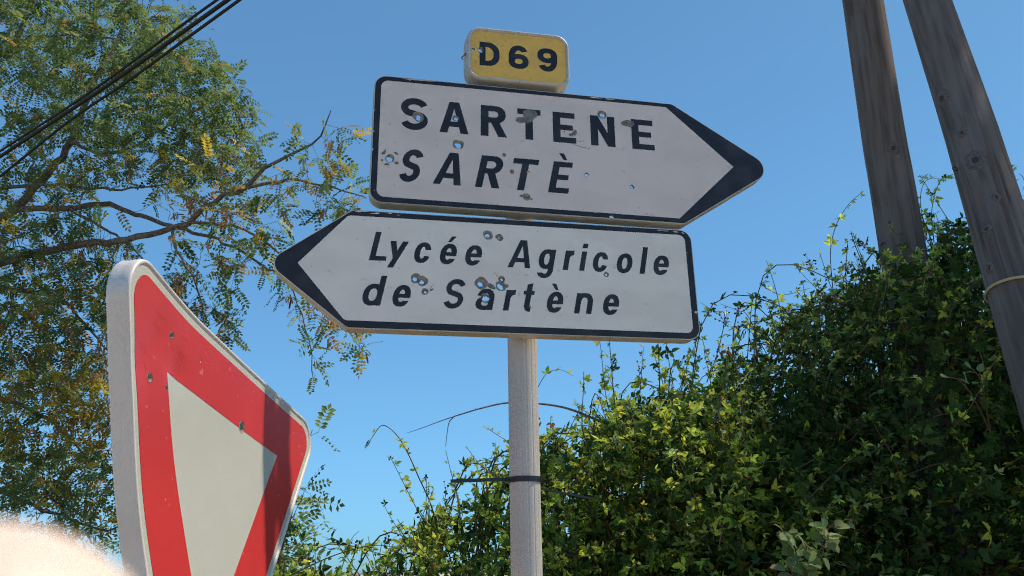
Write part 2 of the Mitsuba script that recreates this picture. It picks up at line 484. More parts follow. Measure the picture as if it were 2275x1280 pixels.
def plane_map(yaw, roll, z0, off=0.0):
    """(u, v, n) of a plate to the world: u along it, v up it (metres above the eye), n towards the viewer."""
    eu = np.array([math.cos(yaw), math.sin(yaw), 0])
    en = np.array([math.sin(yaw), -math.cos(yaw), 0])
    c, s = math.cos(roll), math.sin(roll)

    def fmap(u, v, n):
        u, v, n = (np.asarray(a, float) for a in (u, v, n))
        uu, zz = u * c - (v - z0) * s, z0 + u * s + (v - z0) * c
        return EYE + np.array([0, 1.96, 0]) + uu[..., None] * eu + (n + off)[..., None] * en + zz[..., None] * np.array([0, 0, 1.0])
    return fmap


RIM = [(-0.0012, 0.0004), (0.0006, 0.0007), (0.0016, -0.0004), (0.0021, -0.003), (0.0021, -0.037), (0.001, -0.040), (-0.006, -0.040), (-0.006, -0.037), (0.0004, -0.036), (0.0004, -0.004), (-0.0012, -0.0015)]


def build_sign(name, label, fmap, outer, inner, lines, holes, smears, chips, rails, seed, film='mat_film_white'):
    rng = np.random.default_rng(seed)
    t = thing(name, label, 'sign', None)
    cuts, meshes = [], []
    for (u, v, rh, rc) in holes:
        o, m = crater(u, v, rh, rc, 0.22 * rc + 0.001 if rh else 0.2 * rc, fmap, rng)
        cuts.append(o)
        meshes.append(m)
    cut = unary_union(cuts)
    obj('face_panel', mikit.ply(flat(outer.difference(cut), -0.002, 0.0, fmap)[0], film), t)
    border = outer.buffer(-0.0007).difference(inner).difference(cut)
    if chips:
        cp = unary_union([Polygon(blob(u, v, r, rng, 14, 0.35, a, g_)).buffer(0) for u, v, r, a, g_ in chips])
        border = border.difference(cp)
    obj('border', mikit.ply(flat(border, 0.0002, 0.0007, fmap)[0], 'mat_film_black'), t)
    labels[f'{t}__border'] = {'label': 'black border with solid arrow point'}
    for letter in sum(lines, []):
        obj('letter', mikit.ply(flat(letter.difference(cut), 0.0002, 0.0008, fmap)[0], 'mat_film_black'), t)
    obj('rim', mikit.ply(loft(outer, RIM, fmap, 0.008, True, None, 0.0007), 'mat_rim', smooth=40), t)
    for m in meshes:
        obj('bullet_hole', mikit.ply(m, 'mat_crater', smooth=35), t)
    if smears:
        sm = unary_union([s if isinstance(s, Polygon) else Polygon(blob(*s[:3], rng, 22, 0.3, s[3], s[4])).buffer(0) for s in smears]).difference(cut)
        for one in polys(sm):
            obj('scuff', mikit.ply(flat(one, 0.0009, 0.0012, fmap)[0], 'mat_smear'), t)
    for v, u0, u1 in rails:
        r = trimesh.creation.box((u1 - u0, 0.028, 0.022))
        vv = r.vertices
        obj('back_rail', mikit.ply(trimesh.Trimesh(fmap(vv[:, 0] + (u0 + u1) / 2, vv[:, 1] + v, vv[:, 2] - 0.0135), r.faces, process=False), 'mat_alu'), t)
    return t


def scratch(pts, w):
    return LineString(pts).buffer(w / 2, cap_style=1)


# upper arrow, pointing right
mapA = plane_map(0.2002, -0.0064, 1.008)
L1, S1, T1, ZT, ZB, ZM = -0.3474, 0.4544, 0.7330, 1.2003, 0.8496, 1.028
outA = rounded([(L1, ZB), (0.4610, ZB), (T1, ZM), (S1 - 0.004, ZT), (L1, ZT)], [0.030, 0.022, 0.036, 0.022, 0.030])
inA = rounded([(L1 + 0.0155, ZB + 0.0145), (0.4487, ZB + 0.0135), (0.6146, 1.0261), (0.4333, ZT - 0.0105), (L1 + 0.0155, ZT - 0.0120)], [0.019, 0, 0, 0, 0.019])
caps1 = [('S', -0.2811, -0.2105), ('A', -0.1814, -0.1074), ('R', -0.0753, -0.0072), ('T', 0.0208, 0.0825), ('E', 0.1155, 0.1770), ('N', 0.2176, 0.2840), ('E', 0.3308, 0.3932)]
caps2 = [('S', -0.2889 + .005, -0.2287 - .004), ('A', -0.1956, -0.1256), ('R', -0.0899, -0.0282), ('T', -0.0066, 0.0593), ('È', 0.0979, 0.1507)]
linesA = [line_of(caps1, 1.0546, 0.0885, 0.0, 0.225, 0.178), line_of(caps2, 0.9097, 0.0885, 0.20, 0.20, 0.165)]
holesA = [(-0.2364, 1.0925, 0.0055, 0.0145), (-0.1403, 1.0974, 0.0042, 0.0085), (-0.1331, 1.0235, 0.0063, 0.0135), (-0.3027, 0.969, 0.0062, 0.0115),
          (0.0467, 0.9623, 0.0030, 0.0042), (0.0052, 0.9597, 0.0, 0.0060), (-0.0149, 1.0045, 0.0, 0.0052), (0.0422, 0.8924, 0.0, 0.0105),
          (0.2512, 1.1486, 0.0056, 0.0125), (0.2018, 0.9677, 0.0040, 0.0062), (0.3238, 0.9429, 0.0035, 0.0062), (0.2636, 0.8535, 0.0042, 0.0058), (0.1459, 1.0866, 0.0, 0.0022)]
smearA = [(0.0515, 1.124, 0.017, 1.25, 0.5), (0.034, 1.110, 0.010, 1.6, 0.1), (0.060, 1.128, 0.012, 1.2, 0.9), (0.3206, 1.1279, 0.0115, 1.25, -0.2), (0.332, 1.129, 0.008, 1.0, 0.0),
          (0.1732, 1.0849, 0.0055, 1.5, 0.9), (0.163, 1.079, 0.004, 1.4, 0.1),
          (-0.318, 0.984, 0.0035, 2.2, 0.9), (-0.288, 0.984, 0.003, 1.8, -0.6), (-0.322, 0.962, 0.0025, 1.5, 1.4), (-0.286, 0.958, 0.004, 1.3, 0.4), (-0.310, 0.952, 0.003, 1.8, 0.1),
          (0.030, 0.894, 0.003, 1.8, 0.0), (0.055, 0.887, 0.002, 1.6, 0.4),
          scratch([(0.165, 1.054), (0.178, 1.049), (0.190, 1.046), (0.207, 1.0435), (0.216, 1.0425)], 0.0011), scratch([(0.172, 1.064), (0.185, 1.062), (0.197, 1.064)], 0.0010), scratch([(0.163, 1.098), (0.175, 1.0935), (0.18, 1.094)], 0.0012)]
chipsA = [(-0.235, 1.1985, 0.0018, 22, 0.0), (0.235, 1.1975, 0.0017, 9, 0), (0.275, 1.1975, 0.0016, 8, 0), (-0.337, 0.88, 0.0014, 1, 0), (-0.3455, 1.10, 0.0013, 1.2, 1.5), (-0.3455, 0.99, 0.0012, 3, 1.5), (-0.345, 1.04, 0.0012, 2, 1.5), (-0.26, 1.195, 0.0015, 1, 0), (0.22, 0.863, 0.0015, 1, 0.4)]
build_sign('direction_sign', 'weathered arrow sign pointing right that reads SARTENE, shot full of holes', mapA, outA, inA, linesA, holesA, smearA, chipsA, [(1.13, -0.31, 0.42), (0.92, -0.31, 0.42)], 3, 'mat_film_grey')

# lower arrow, pointing left
mapB = plane_map(0.2161, 0.0078, 1.008)
ZT2, ZB2, R2, T2, ZM2 = 0.8263, 0.5343, 0.4754, -0.5800, 0.684
outB = rounded([(T2, ZM2), (-0.3915, ZB2), (R2, ZB2), (R2, ZT2), (-0.3885, ZT2)], [0.030, 0.022, 0.030, 0.030, 0.022])
inB = rounded([(-0.5096, 0.6858), (-0.3985, ZB2 + 0.0175), (R2 - 0.0165, ZB2 + 0.0160), (R2 - 0.0165, ZT2 - 0.0125), (-0.3985, ZT2 - 0.0140)], [0.0, 0.016, 0.018, 0.018, 0.016])
low1 = [('L', -0.3481 + .001, -0.3079), ('y', -0.3077, -0.2640), ('c', -0.2446, -0.2064), ('é', -0.1829, -0.1436), ('e', -0.1213, -0.0818), ('A', -0.0131, 0.0438), ('g', 0.0619, 0.1018), ('r', 0.1265, 0.1490), ('i', 0.1689, 0.1817), ('c', 0.2015, 0.2397), ('o', 0.2640, 0.3045), ('l', 0.3276, 0.3407), ('e', 0.3620, 0.4025)]
low2 = [('d', -0.3634, -0.3180), ('e', -0.2940, -0.2535), ('S', -0.1737, -0.1269), ('a', -0.0960, -0.0530), ('r', -0.0268, -0.0034), ('t', 0.0164, 0.0457), ('è', 0.0785, 0.1185), ('n', 0.1504, 0.1940), ('e', 0.2214, 0.2617)]
linesB = [line_of(low1, 0.7013, 0.0725, 0.205, 0.182, 0.155), line_of(low2, 0.5902, 0.0735, 0.205, 0.182, 0.155)]
holesB = [(-0.06, 0.7826, 0.0048, 0.0125), (-0.0314, 0.7781, 0.0017, 0.0095), (-0.2357, 0.6612, 0.0046, 0.0125), (-0.2205, 0.6555, 0.0050, 0.0135), (-0.2139, 0.6293, 0.0026, 0.0085),
          (-0.0783, 0.6568, 0.0052, 0.0160), (-0.069, 0.6193, 0.0068, 0.0120), (-0.028, 0.6696, 0.0025, 0.0085), (-0.0305, 0.6519, 0.0058, 0.0130), (0.2393, 0.6951, 0.0024, 0.0070)]
smearB = [(-0.055, 0.6500, 0.006, 2.0, -0.3), (-0.017, 0.652, 0.004, 1.8, 0.5), (-0.198, 0.634, 0.0020, 2.5, 0.7), scratch([(-0.047, 0.685), (-0.040, 0.678), (-0.034, 0.674)], 0.001), scratch([(-0.205, 0.632), (-0.199, 0.641), (-0.195, 0.648)], 0.001),
          (0.080, 0.5945, 0.0010, 1, 0), (-0.478, 0.678, 0.0010, 1, 0), (-0.322, 0.698, 0.0012, 1.6, 0)]
chipsB = [(-0.375, 0.8235, 0.0016, 5, 0.0), (-0.335, 0.8215, 0.0018, 6, 0), (-0.300, 0.8240, 0.0014, 4, 0), (-0.280, 0.8205, 0.0010, 3, 0), (-0.53, 0.725, 0.0012, 7, 0.55), (-0.36, 0.8250, 0.0015, 6, 0), (0.4725, 0.606, 0.0038, 1.2, 0.8), (0.461, 0.765, 0.0015, 1, 0), (0.40, 0.8225, 0.0010, 14, 0), (0.435, 0.8215, 0.0014, 6, -0.1), (0.455, 0.8195, 0.0016, 3, -0.4)]
build_sign('direction_sign', 'white arrow sign pointing left that reads Lycée Agricole de Sartène', mapB, outB, inB, linesB, holesB, smearB, chipsB, [(0.765, -0.34, 0.43), (0.60, -0.34, 0.43)], 5)

# road number plate on top
mapD = plane_map(0.2002, 0.0, 1.008, 0.004)
t = thing('route_plate', 'small yellow road number plate reading D69 in a rounded grey frame, topmost on the post', 'sign')
DU0, DU1, DV0, DV1 = -0.1100, 0.1665, 1.2185, 1.3765
outD = rounded([(DU0, DV0), (DU1, DV0), (DU1, DV1), (DU0, DV1)], [0.036] * 4)
faceD = outD.buffer(-0.0088)
rngd = np.random.default_rng(8)
o1, c1_ = crater(-0.0740, 1.3085, 0.0052, 0.0082, 0.006, mapD, rngd, 1.5, -0.7)
o2, c2_ = crater(-0.0945, 1.3075, 0.0036, 0.0050, 0.004, mapD, rngd, 1.4, -0.7)
cutD = unary_union([o1, o2])
obj('face_panel', mikit.ply(flat(faceD.difference(cutD), -0.0055, -0.0035, mapD)[0], 'mat_film_yellow'), t)
txt = line_of([('D', -0.0774, -0.0240), ('6', 0.0008, 0.0550), ('9', 0.0795, 0.1338)], 1.2622, 0.0712, 0.0, 0.225, 0.20)
for letter in txt:
    obj('letter', mikit.ply(flat(letter.difference(cutD), -0.0033, -0.0028, mapD)[0], 'mat_film_black'), t)
c1_.apply_translation(mapD(0, 0, -0.0035) - mapD(0, 0, 0.0))
c2_.apply_translation(mapD(0, 0, -0.0035) - mapD(0, 0, 0.0))
obj('bullet_hole', mikit.ply(c1_, 'mat_crater', smooth=35), t)
obj('bullet_hole', mikit.ply(c2_, 'mat_crater', smooth=35), t)
FR = [(-0.0095, -0.0035), (-0.0085, -0.0010), (-0.0060, 0.0012), (-0.003, 0.0012), (-0.0005, -0.0008), (0.0008, -0.004), (0.0012, -0.010), (0.0012, -0.016), (0.003, -0.022), (0.004, -0.034), (0.003, -0.048), (0.0, -0.054), (-0.006, -0.056), (-0.006, -0.050), (-0.004, -0.012), (-0.0095, -0.008)]
um = (DU0 + DU1) / 2
for s in (0, 1):
    half = outD.intersection(box(-1, 0, um - 0.0004, 3) if s == 0 else box(um + 0.0004, 0, 1, 3))
    p, nr = resample(outD, 0.004)
    keep = (p[:, 0] < um - 0.0003) if s == 0 else (p[:, 0] > um + 0.0003)
    k0 = next(i for i in range(len(p)) if keep[i] and not keep[i - 1])
    idx = [(k0 + i) % len(p) for i in range(int(keep.sum()))]
    p, nr = p[idx], nr[idx]
    p[0, 0] = p[-1, 0] = um - 0.0004 if s == 0 else um + 0.0004
    v = np.stack([mapD(p[:, 0] + nr[:, 0] * o, p[:, 1] + nr[:, 1] * o, np.full(len(p), h)) for o, h in FR], 1)
    k, n = len(FR), len(p)
    f = [[i * k + a, (i + 1) * k + a, (i + 1) * k + (a + 1) % k] for i in range(n - 1) for a in range(k)] + [[i * k + a, (i + 1) * k + (a + 1) % k, i * k + (a + 1) % k] for i in range(n - 1) for a in range(k)]
    obj('frame_half', mikit.ply(trimesh.Trimesh(v.reshape(-1, 3), f, process=False), 'mat_rim', smooth=50), t)
tab = [mapD(np.array(DU0 - 0.001), np.array(1.303), np.array(-0.016)), mapD(np.array(DU0 - 0.008), np.array(1.296), np.array(-0.020)), mapD(np.array(DU0 - 0.013), np.array(1.290), np.array(-0.020)), mapD(np.array(DU0 - 0.010), np.array(1.284), np.array(-0.018))]
obj('torn_tab', mikit.ply(tube(spline(tab, 4), [0.0035, 0.003, 0.003, 0.0025] + [0.002] * 9, 6), 'mat_crater'), t)
r = trimesh.creation.box((0.16, 0.028, 0.02))
obj('back_rail', mikit.ply(trimesh.Trimesh(mapD(r.vertices[:, 0] + um, r.vertices[:, 1] + 1.297, r.vertices[:, 2] - 0.050), r.faces, process=False), 'mat_alu'), t)

# the fluted aluminium post
t = thing('sign_post', 'fluted grey aluminium post carrying the two arrow signs', 'post')
POST_R = 0.0365
pc = at(1165, 1010, 2.062)
PX, PY = pc[0], pc[1]
ang = np.arange(240) * 2 * np.pi / 240
fl = POST_R * (1 - 0.030 * np.clip(1 - np.abs(((ang / (2 * np.pi) * 16) % 1) - 0.5) / 0.13, 0, 1))
zz = np.array([0.0, 0.8, 1.6, 2.2, 2.6, 2.93, 2.935])
v = np.vstack([np.stack([PX + fl * (np.cos(ang) if k < 6 else 0.97 * np.cos(ang)), PY + fl * np.sin(ang), np.full(240, z)], 1) for k, z in enumerate(zz)])
q = [[i * 240 + j, i * 240 + (j + 1) % 240, (i + 1) * 240 + (j + 1) % 240, (i + 1) * 240 + j] for i in range(6) for j in range(240)]
v = np.vstack([v, [[PX, PY, 2.935]]])
qq = np.array(q)
fc = np.vstack([qq[:, [0, 1, 2]], qq[:, [0, 2, 3]], [[6 * 240 + j, 6 * 240 + (j + 1) % 240, len(v) - 1] for j in range(240)]])
obj('shaft', mikit.ply(trimesh.Trimesh(v, fc, process=False), 'mat_alu', smooth=25), t)
for z in (2.73, 2.52, 2.365, 2.20, 2.897):
    cl = trimesh.creation.annulus(POST_R - 0.0003, POST_R + 0.005, 0.032, sections=48)
    cl.apply_translation((PX, PY, z))
    lug = trimesh.creation.box((0.05, 0.028, 0.03))
    lug.apply_transform(trimesh.transformations.rotation_matrix(0.205, (0, 0, 1)))
    lug.apply_translation((PX + 0.008, PY - POST_R - 0.014, z))
    obj('clamp', mikit.ply(cat([cl, lug]), 'mat_alu', smooth=30), t)

# cable ties round the post
tieZ = 1.6 + 0.212 * 1.0
tieZ = at(1163, 1061, PY - POST_R)[2]


def tie(label, z, tail, head_a, w, th):
    k = thing('cable_tie', label, 'cable tie')
    p = [(-0.5, -1), (0.5, -1), (0.5, 1), (-0.5, 1)]
    A = np.linspace(0, 2 * np.pi, 73)
    R0, R1 = POST_R + 0.0004, POST_R + 0.0004 + th
    vs, fs = [], []
    for a in A:
        for rr, dz in ((R0, -w / 2), (R1, -w / 2), (R1, w / 2), (R0, w / 2)):
            vs.append((PX + rr * math.cos(a), PY + rr * math.sin(a), z + dz))
    for i in range(72):
        for c in range(4):
            a, b = i * 4 + c, i * 4 + (c + 1) % 4
            fs += [[a, a + 4, b + 4], [a, b + 4, b]]
    obj('loop', mikit.ply(trimesh.Trimesh(vs, fs, process=False), 'mat_plastic_black', smooth=40), k)
    hd = trimesh.creation.box((0.0075, 0.0085, w + 0.003))
    hd.apply_transform(trimesh.transformations.rotation_matrix(head_a, (0, 0, 1)))
    hd.apply_translation((PX + (R1 + 0.003) * math.cos(head_a), PY + (R1 + 0.003) * math.sin(head_a), z))
    obj('head', mikit.ply(hd, 'mat_plastic_black'), k)
    c = spline(tail, 8)
    tt = np.gradient(c, axis=0)
    tt /= np.linalg.norm(tt, axis=1, keepdims=True)
    sd = np.cross(tt, [0, 0, 1.0])
    sd /= np.linalg.norm(sd, axis=1, keepdims=True)
    ups = np.cross(sd, tt)
    vs = np.stack([c + sd * th / 2 + ups * w / 2, c + sd * th / 2 - ups * w / 2, c - sd * th / 2 - ups * w / 2, c - sd * th / 2 + ups * w / 2], 1).reshape(-1, 3)
    fs = []
    for i in range(len(c) - 1):
        for e in range(4):
            a, b = i * 4 + e, i * 4 + (e + 1) % 4
            fs += [[a, a + 4, b + 4], [a, b + 4, b]]
    n = len(c) * 4
    fs += [[0, 1, 2], [0, 2, 3], [n - 4, n - 3, n - 2], [n - 4, n - 2, n - 1]]
    obj('tail', mikit.ply(trimesh.Trimesh(vs, fs, process=False), 'mat_plastic_black'), k)
    return k


hl = np.array([PX - POST_R - 0.004, PY - 0.002, tieZ])
tie('black plastic tie round the sign post with its tail sticking out left', tieZ, [hl, at(1060, 1067, PY - 0.03), at(1001, 1069, PY - 0.05)], math.pi, 0.0080, 0.0024)
br = np.array([PX + 0.012, PY + POST_R + 0.004, tieZ - 0.0065])
tie('black plastic tie behind the sign post with its tail sticking out right', tieZ - 0.0062, [br, at(1206, 1087, PY + 0.045), at(1260, 1097, PY + 0.06), at(1318, 1108, PY + 0.08)], math.radians(78), 0.0052, 0.002)

# ---------------------------------------------------------------- the yield sign, bent and leaning
YX = [-0.535, 1.6044, 0.3964, -0.168, -0.0077, -0.1271, 0.017, 0.1228, -0.0773, -0.1894, 0.1069, 0.0176, -1.1052, 0.1647, 0.0742]
YL, YSCALE = 0.9, 1.056


def rotv(rv):
    rv = np.array(rv)
    th = np.linalg.norm(rv)
    k = rv / th
    K = np.array([[0, -k[2], k[1]], [k[2], 0, -k[0]], [-k[1], k[0], 0]])
    return np.eye(3) + math.sin(th) * K + (1 - math.cos(th)) * K @ K


YR = rotv(YX[3:6]) @ np.array([[0, 0, 1], [1, 0, 0], [0, 1, 0.0]])
YPITS = [(-0.205, -0.108, 0.030, 0.003), (-0.32, -0.14, 0.04, 0.003), (-0.29, -0.085, 0.045, 0.003)]


def mapY(u, v, n):
    """The sheet metal of the yield sign: two soft folds and a few dents, then its pose."""
    u, v, n = (np.asarray(a, float) for a in (u, v, n))
    d = u * math.cos(YX[8]) + v * math.sin(YX[8])
    s = YX[11] + 0.005
    h = YX[10] * s * np.logaddexp(0, (YX[9] - d) / s)
    d2 = u * math.cos(YX[12]) + v * math.sin(YX[12])
    h = h + YX[14] * 0.03 * np.logaddexp(0, (d2 - YX[13]) / 0.03)
    for a, b, r_, dp in YPITS:
        h = h - dp * np.exp(-((u - a) ** 2 + (v - b) ** 2) / r_**2)
    P = np.stack([u, v, n + h], -1)
    return EYE + YSCALE * (np.array(YX[:3]) + P @ YR.T)


def ytri(e, r):
    c = np.array([[-YL / 2, 0], [0, -YL * math.sqrt(3) / 2], [YL / 2, 0]])
    ce = c.mean(0)
    return rounded(ce + (c - ce) * (1 - e / (YL / (2 * math.sqrt(3)))), [r] * 3)


t = thing('yield_sign', 'bent red and white yield triangle in the foreground seen almost edge-on', 'sign')
outY, redY, whiteY = ytri(0, 0.050), ytri(YX[6], 0.036), ytri(YX[7], 0.0)
rngy = np.random.default_rng(21)
yh = [(0.062, -0.118, 0.0075, 0.0125), (-0.245, -0.063, 0.0035, 0.007), (-0.288, -0.155, 0.004, 0.0085), (-0.228, -0.148, 0.003, 0.005)]
ym, yc = [], []
for u, v_, rh, rc in yh:
    o, m = crater(u, v_, rh, rc, 0.006, mapY, rngy, 1.2, 1.2)
    ym.append(m)
    yc.append(o)
ycut = unary_union(yc)


def yply(poly, n0, n1, mat):
    m, uv = flat(poly, n0, n1, mapY, 0.035)
    return mikit.ply(m, mat, uv=uv)


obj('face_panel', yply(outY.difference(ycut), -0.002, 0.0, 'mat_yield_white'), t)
obj('red_band', yply(redY.difference(whiteY).difference(ycut), 0.0002, 0.0007, 'mat_yield_red'), t)
YRIM = [(-0.003, 0.0008), (-0.001, 0.0024), (0.002, 0.0030), (0.004, 0.0018), (0.0055, -0.002), (0.0055, -0.010), (0.0045, -0.020), (0.0055, -0.029), (0.004, -0.033), (-0.004, -0.033), (-0.004, -0.031), (0.003, -0.029), (0.003, -0.004), (-0.003, -0.002)]
obj('rim', mikit.ply(loft(outY, YRIM, mapY, 0.008, True, None, 0.0015), 'mat_bare', smooth=45), t)
for m in ym:
    obj('bullet_hole', mikit.ply(m, 'mat_crater', smooth=35), t)
spk = unary_union([Polygon(blob(a, b, rngy.uniform(.0008, .0020), rngy, 12, .3, 1.5, 1.3)).buffer(0) for a, b in zip(rngy.uniform(-.38, .38, 20), rngy.uniform(-.60, -.02, 20)) if redY.buffer(-.01).contains(Point(a, b)) and not whiteY.contains(Point(a, b))])
for one in polys(spk.difference(ycut)):
    obj('scuff', yply(one, 0.0009, 0.0011, 'mat_yield_white'), t)
for vv in (-0.14, -0.42):
    r = trimesh.creation.box((0.5 if vv > -0.3 else 0.22, 0.03, 0.02))
    obj('back_rail', mikit.ply(trimesh.Trimesh(mapY(r.vertices[:, 0], r.vertices[:, 1] + vv, r.vertices[:, 2] - 0.024), r.faces, process=False), 'mat_alu'), t)
top_, bot_ = mapY(0, -0.06, -0.055), mapY(0, -0.70, -0.055)
dd = (bot_ - top_) / np.linalg.norm(bot_ - top_)
foot = bot_ + dd * (bot_[2] / -dd[2])
obj('post', mikit.ply(tube([top_, bot_, foot], 0.03, 24), 'mat_alu', smooth=40), t)

# ---------------------------------------------------------------- utility poles, ring, cables
def wood_pole(label, pts, r0, r1, seed, knots):
    """A weathered round pole along pts with drying cracks and a slight waist; r0 at its foot, r1 at its top."""
    t = thing('utility_pole', label, 'utility pole')
    c = spline(pts, 60)
    N, S = len(c), 120
    L = np.concatenate([[0], np.cumsum(np.linalg.norm(np.diff(c, axis=0), axis=1))])
    a = np.linspace(0, 2 * np.pi, S + 1)
    rng = np.random.default_rng(seed)
    ax = (c[-1] - c[0]) / np.linalg.norm(c[-1] - c[0])
    e1 = np.cross(ax, [0, 1.0, 0])
    e1 /= np.linalg.norm(e1)
    e2 = np.cross(ax, e1)
    A, LL = np.meshgrid(a, L)
    r = np.interp(LL, [0, L[-1]], [r0, r1])
    q = np.stack([np.cos(A) * 1.2, np.sin(A) * 1.2, LL * 0.5], -1)
    r = r * (1 + 0.05 * (meshkit.fbm(q + seed, 3) - 0.5))
    q = np.stack([np.cos(A) * 9, np.sin(A) * 9, LL * 0.9], -1)
    r = r + 0.004 * (meshkit.fbm(q + seed, 3) - 0.5)
    for k in range(9):
        a0, l0, ln = rng.uniform(0, 6.28), rng.uniform(0, L[-1]), rng.uniform(0.5, 2.2)
        wob = 0.05 * np.sin(LL * rng.uniform(1, 3) + k)
        d = (A - a0 - wob + np.pi) % (2 * np.pi) - np.pi
        r = r - 0.008 * np.clip(1 - np.abs(d) / 0.045, 0, 1) * np.clip(1.5 - np.abs(LL - l0) / ln * 1.5, 0, 1)
    v = c[:, None] + r[..., None] * (np.cos(A)[..., None] * e1 + np.sin(A)[..., None] * e2)
    uv = np.stack([A * r0, LL], -1).reshape(-1, 2)
    i, j = np.meshgrid(np.arange(N - 1), np.arange(S), indexing='ij')
    W = S + 1
    f = np.stack([i * W + j, i * W + j + 1, (i + 1) * W + j + 1, (i + 1) * W + j], -1).reshape(-1, 4)
    vv = np.vstack([v.reshape(-1, 3), c[-1:], ])
    uv = np.vstack([uv, [[0, L[-1]]]])
    f3 = np.vstack([f[:, [0, 1, 2]], f[:, [0, 2, 3]], [[(N - 1) * W + k, (N - 1) * W + k + 1, len(vv) - 1] for k in range(S)]])
    obj('shaft', mikit.ply(trimesh.Trimesh(vv, f3, process=False), 'mat_wood', smooth=True, uv=uv), t)
    for px, py, rk in knots:      # branch stubs: a low swollen ring round a sunken heart, on the side the road sees
        o = EYE
        d = at(px, py, 1.0) - EYE
        d /= np.linalg.norm(d)
        ii_ = np.argmin([np.linalg.norm(np.cross(p - o, d)) for p in c])
        p0, rr = c[ii_], np.interp(L[ii_], [0, L[-1]], [r0, r1])
        w = o + d * ((p0 - o) @ d)
        off = w - p0
        side = off - ax * (off @ ax)
        back = -d + ax * (d @ ax)
        back /= np.linalg.norm(back)
        side = side - back * (side @ back)
        m = np.linalg.norm(side)
        nn = (side + back * math.sqrt(max(rr**2 - m**2, 1e-6))) / rr
        ctr = p0 + ax * (off @ ax) + nn * (rr - 0.0005)
        tt = np.cross(ax, nn)
        rad = np.array([0, 0.22, 0.42, 0.62, 0.85, 1.0]) * rk
        hh = np.array([-0.001, 0.0, 0.0055, 0.0065, 0.003, -0.003])
        aa = np.arange(20) * 2 * np.pi / 20
        k_ = 1 + 0.04 * rng.normal(size=20)
        vs = np.vstack([ctr + (rad[q_] * k_ * np.cos(aa))[:, None] * tt + (1.35 * rad[q_] * k_ * np.sin(aa))[:, None] * ax + (hh[q_] - ((rad[q_] * np.cos(aa)) ** 2) / (2 * rr))[:, None] * nn for q_ in range(6)])
        i2, j2 = np.meshgrid(np.arange(5), np.arange(20), indexing='ij')
        fq = np.stack([i2 * 20 + j2, i2 * 20 + (j2 + 1) % 20, (i2 + 1) * 20 + (j2 + 1) % 20, (i2 + 1) * 20 + j2], -1).reshape(-1, 4)
        obj('knot', mikit.ply((vs, fq), 'mat_knot', smooth=True), t)
        hv = np.vstack([ctr + nn * 0.0022 + (0.30 * rk * k_ * np.cos(aa))[:, None] * tt + (0.38 * rk * k_ * np.sin(aa))[:, None] * ax for _ in (0,)] + [ctr + nn * 0.0028])
        obj('knot', mikit.ply((hv, np.array([[j_, (j_ + 1) % 20, 20] for j_ in range(20)])), 'mat_knot_heart'), t)
    return t, c, L


pa, pb, pc2 = at(1917, 0, 4.98), at(1962, 300, 4.96), at(2003, 545, 4.94)
dn = (pc2 - pa) / (pa[2] - pc2[2])
poleA, cA, LA = wood_pole('upright grey wooden utility pole rising out of the brambles, left of the pair', [pc2 + dn * pc2[2] + [0, 0, -0.1], pc2, pb, pa, pa - dn * 2.4], 0.142, 0.123, 4, [(1988, 348, 0.042)])
qa, qb, qc = at(2059, 0, 3.95), at(2147, 265, 3.70), at(2204, 450, 3.54)
dn = (qc - qb) / (qb[2] - qc[2])
du_ = (qa - qb) / (qa[2] - qb[2])
poleB, cB, LB = wood_pole('leaning wooden utility pole nearest the right edge, with a pale plastic ring', [qc + dn * qc[2] + [0, 0, -0.1], qc, qb, qa, qa + du_ * 2.2], 0.128, 0.104, 7, [(2092, 18, 0.036), (2100, 245, 0.042), (2147, 327, 0.024), (2177, 388, 0.048), (2200, 537, 0.026), (2205, 618, 0.024), (2224, 470, 0.020)])


def pole_frame(c, px, py):
    d = at(px, py, 1.0) - EYE
    d /= np.linalg.norm(d)
    k = np.argmin([np.linalg.norm(np.cross(p - EYE, d)) for p in c])
    ax = c[min(k + 1, len(c) - 1)] - c[max(k - 1, 0)]
    return c[k], ax / np.linalg.norm(ax)


p0, ax = pole_frame(cB, 2262, 655)
e1 = np.cross(ax, [0, 1.0, 0])
e1 /= np.linalg.norm(e1)
e2 = np.cross(e1, ax)
aa = np.linspace(0, 2 * np.pi, 65)
ringp = [p0 + 0.1275 * (math.cos(a) * e1 + math.sin(a) * e2) + ax * 0.012 * math.sin(a + 0.4) for a in aa]
t = thing('plastic_ring', 'pale yellow plastic band tied round the leaning utility pole', 'band')
scene[t] = mikit.ply(tube(ringp, 0.0058, 8, False), 'mat_rope', smooth=True)
p0, ax = pole_frame(cB, 2168, 385)
e1 = np.cross(ax, [0, 1.0, 0]); e1 /= np.linalg.norm(e1)
sgn = -1.0 if (e1 @ RT) > 0 else 1.0
eyec = p0 + sgn * e1 * 0.117
ringp = [eyec + sgn * e1 * (0.010 + 0.010 * math.cos(a)) + ax * 0.011 * math.sin(a) for a in np.linspace(0, 2 * np.pi, 25)]
t = thing('pole_hook', 'small iron eye hook on the left side of the leaning pole', 'hook')
scene[t] = mikit.ply(cat([tube(ringp, 0.0024, 6, False), tube([eyec - sgn * e1 * 0.03, eyec + sgn * e1 * 0.002], 0.003, 6)]), 'mat_plastic_black', smooth=40)


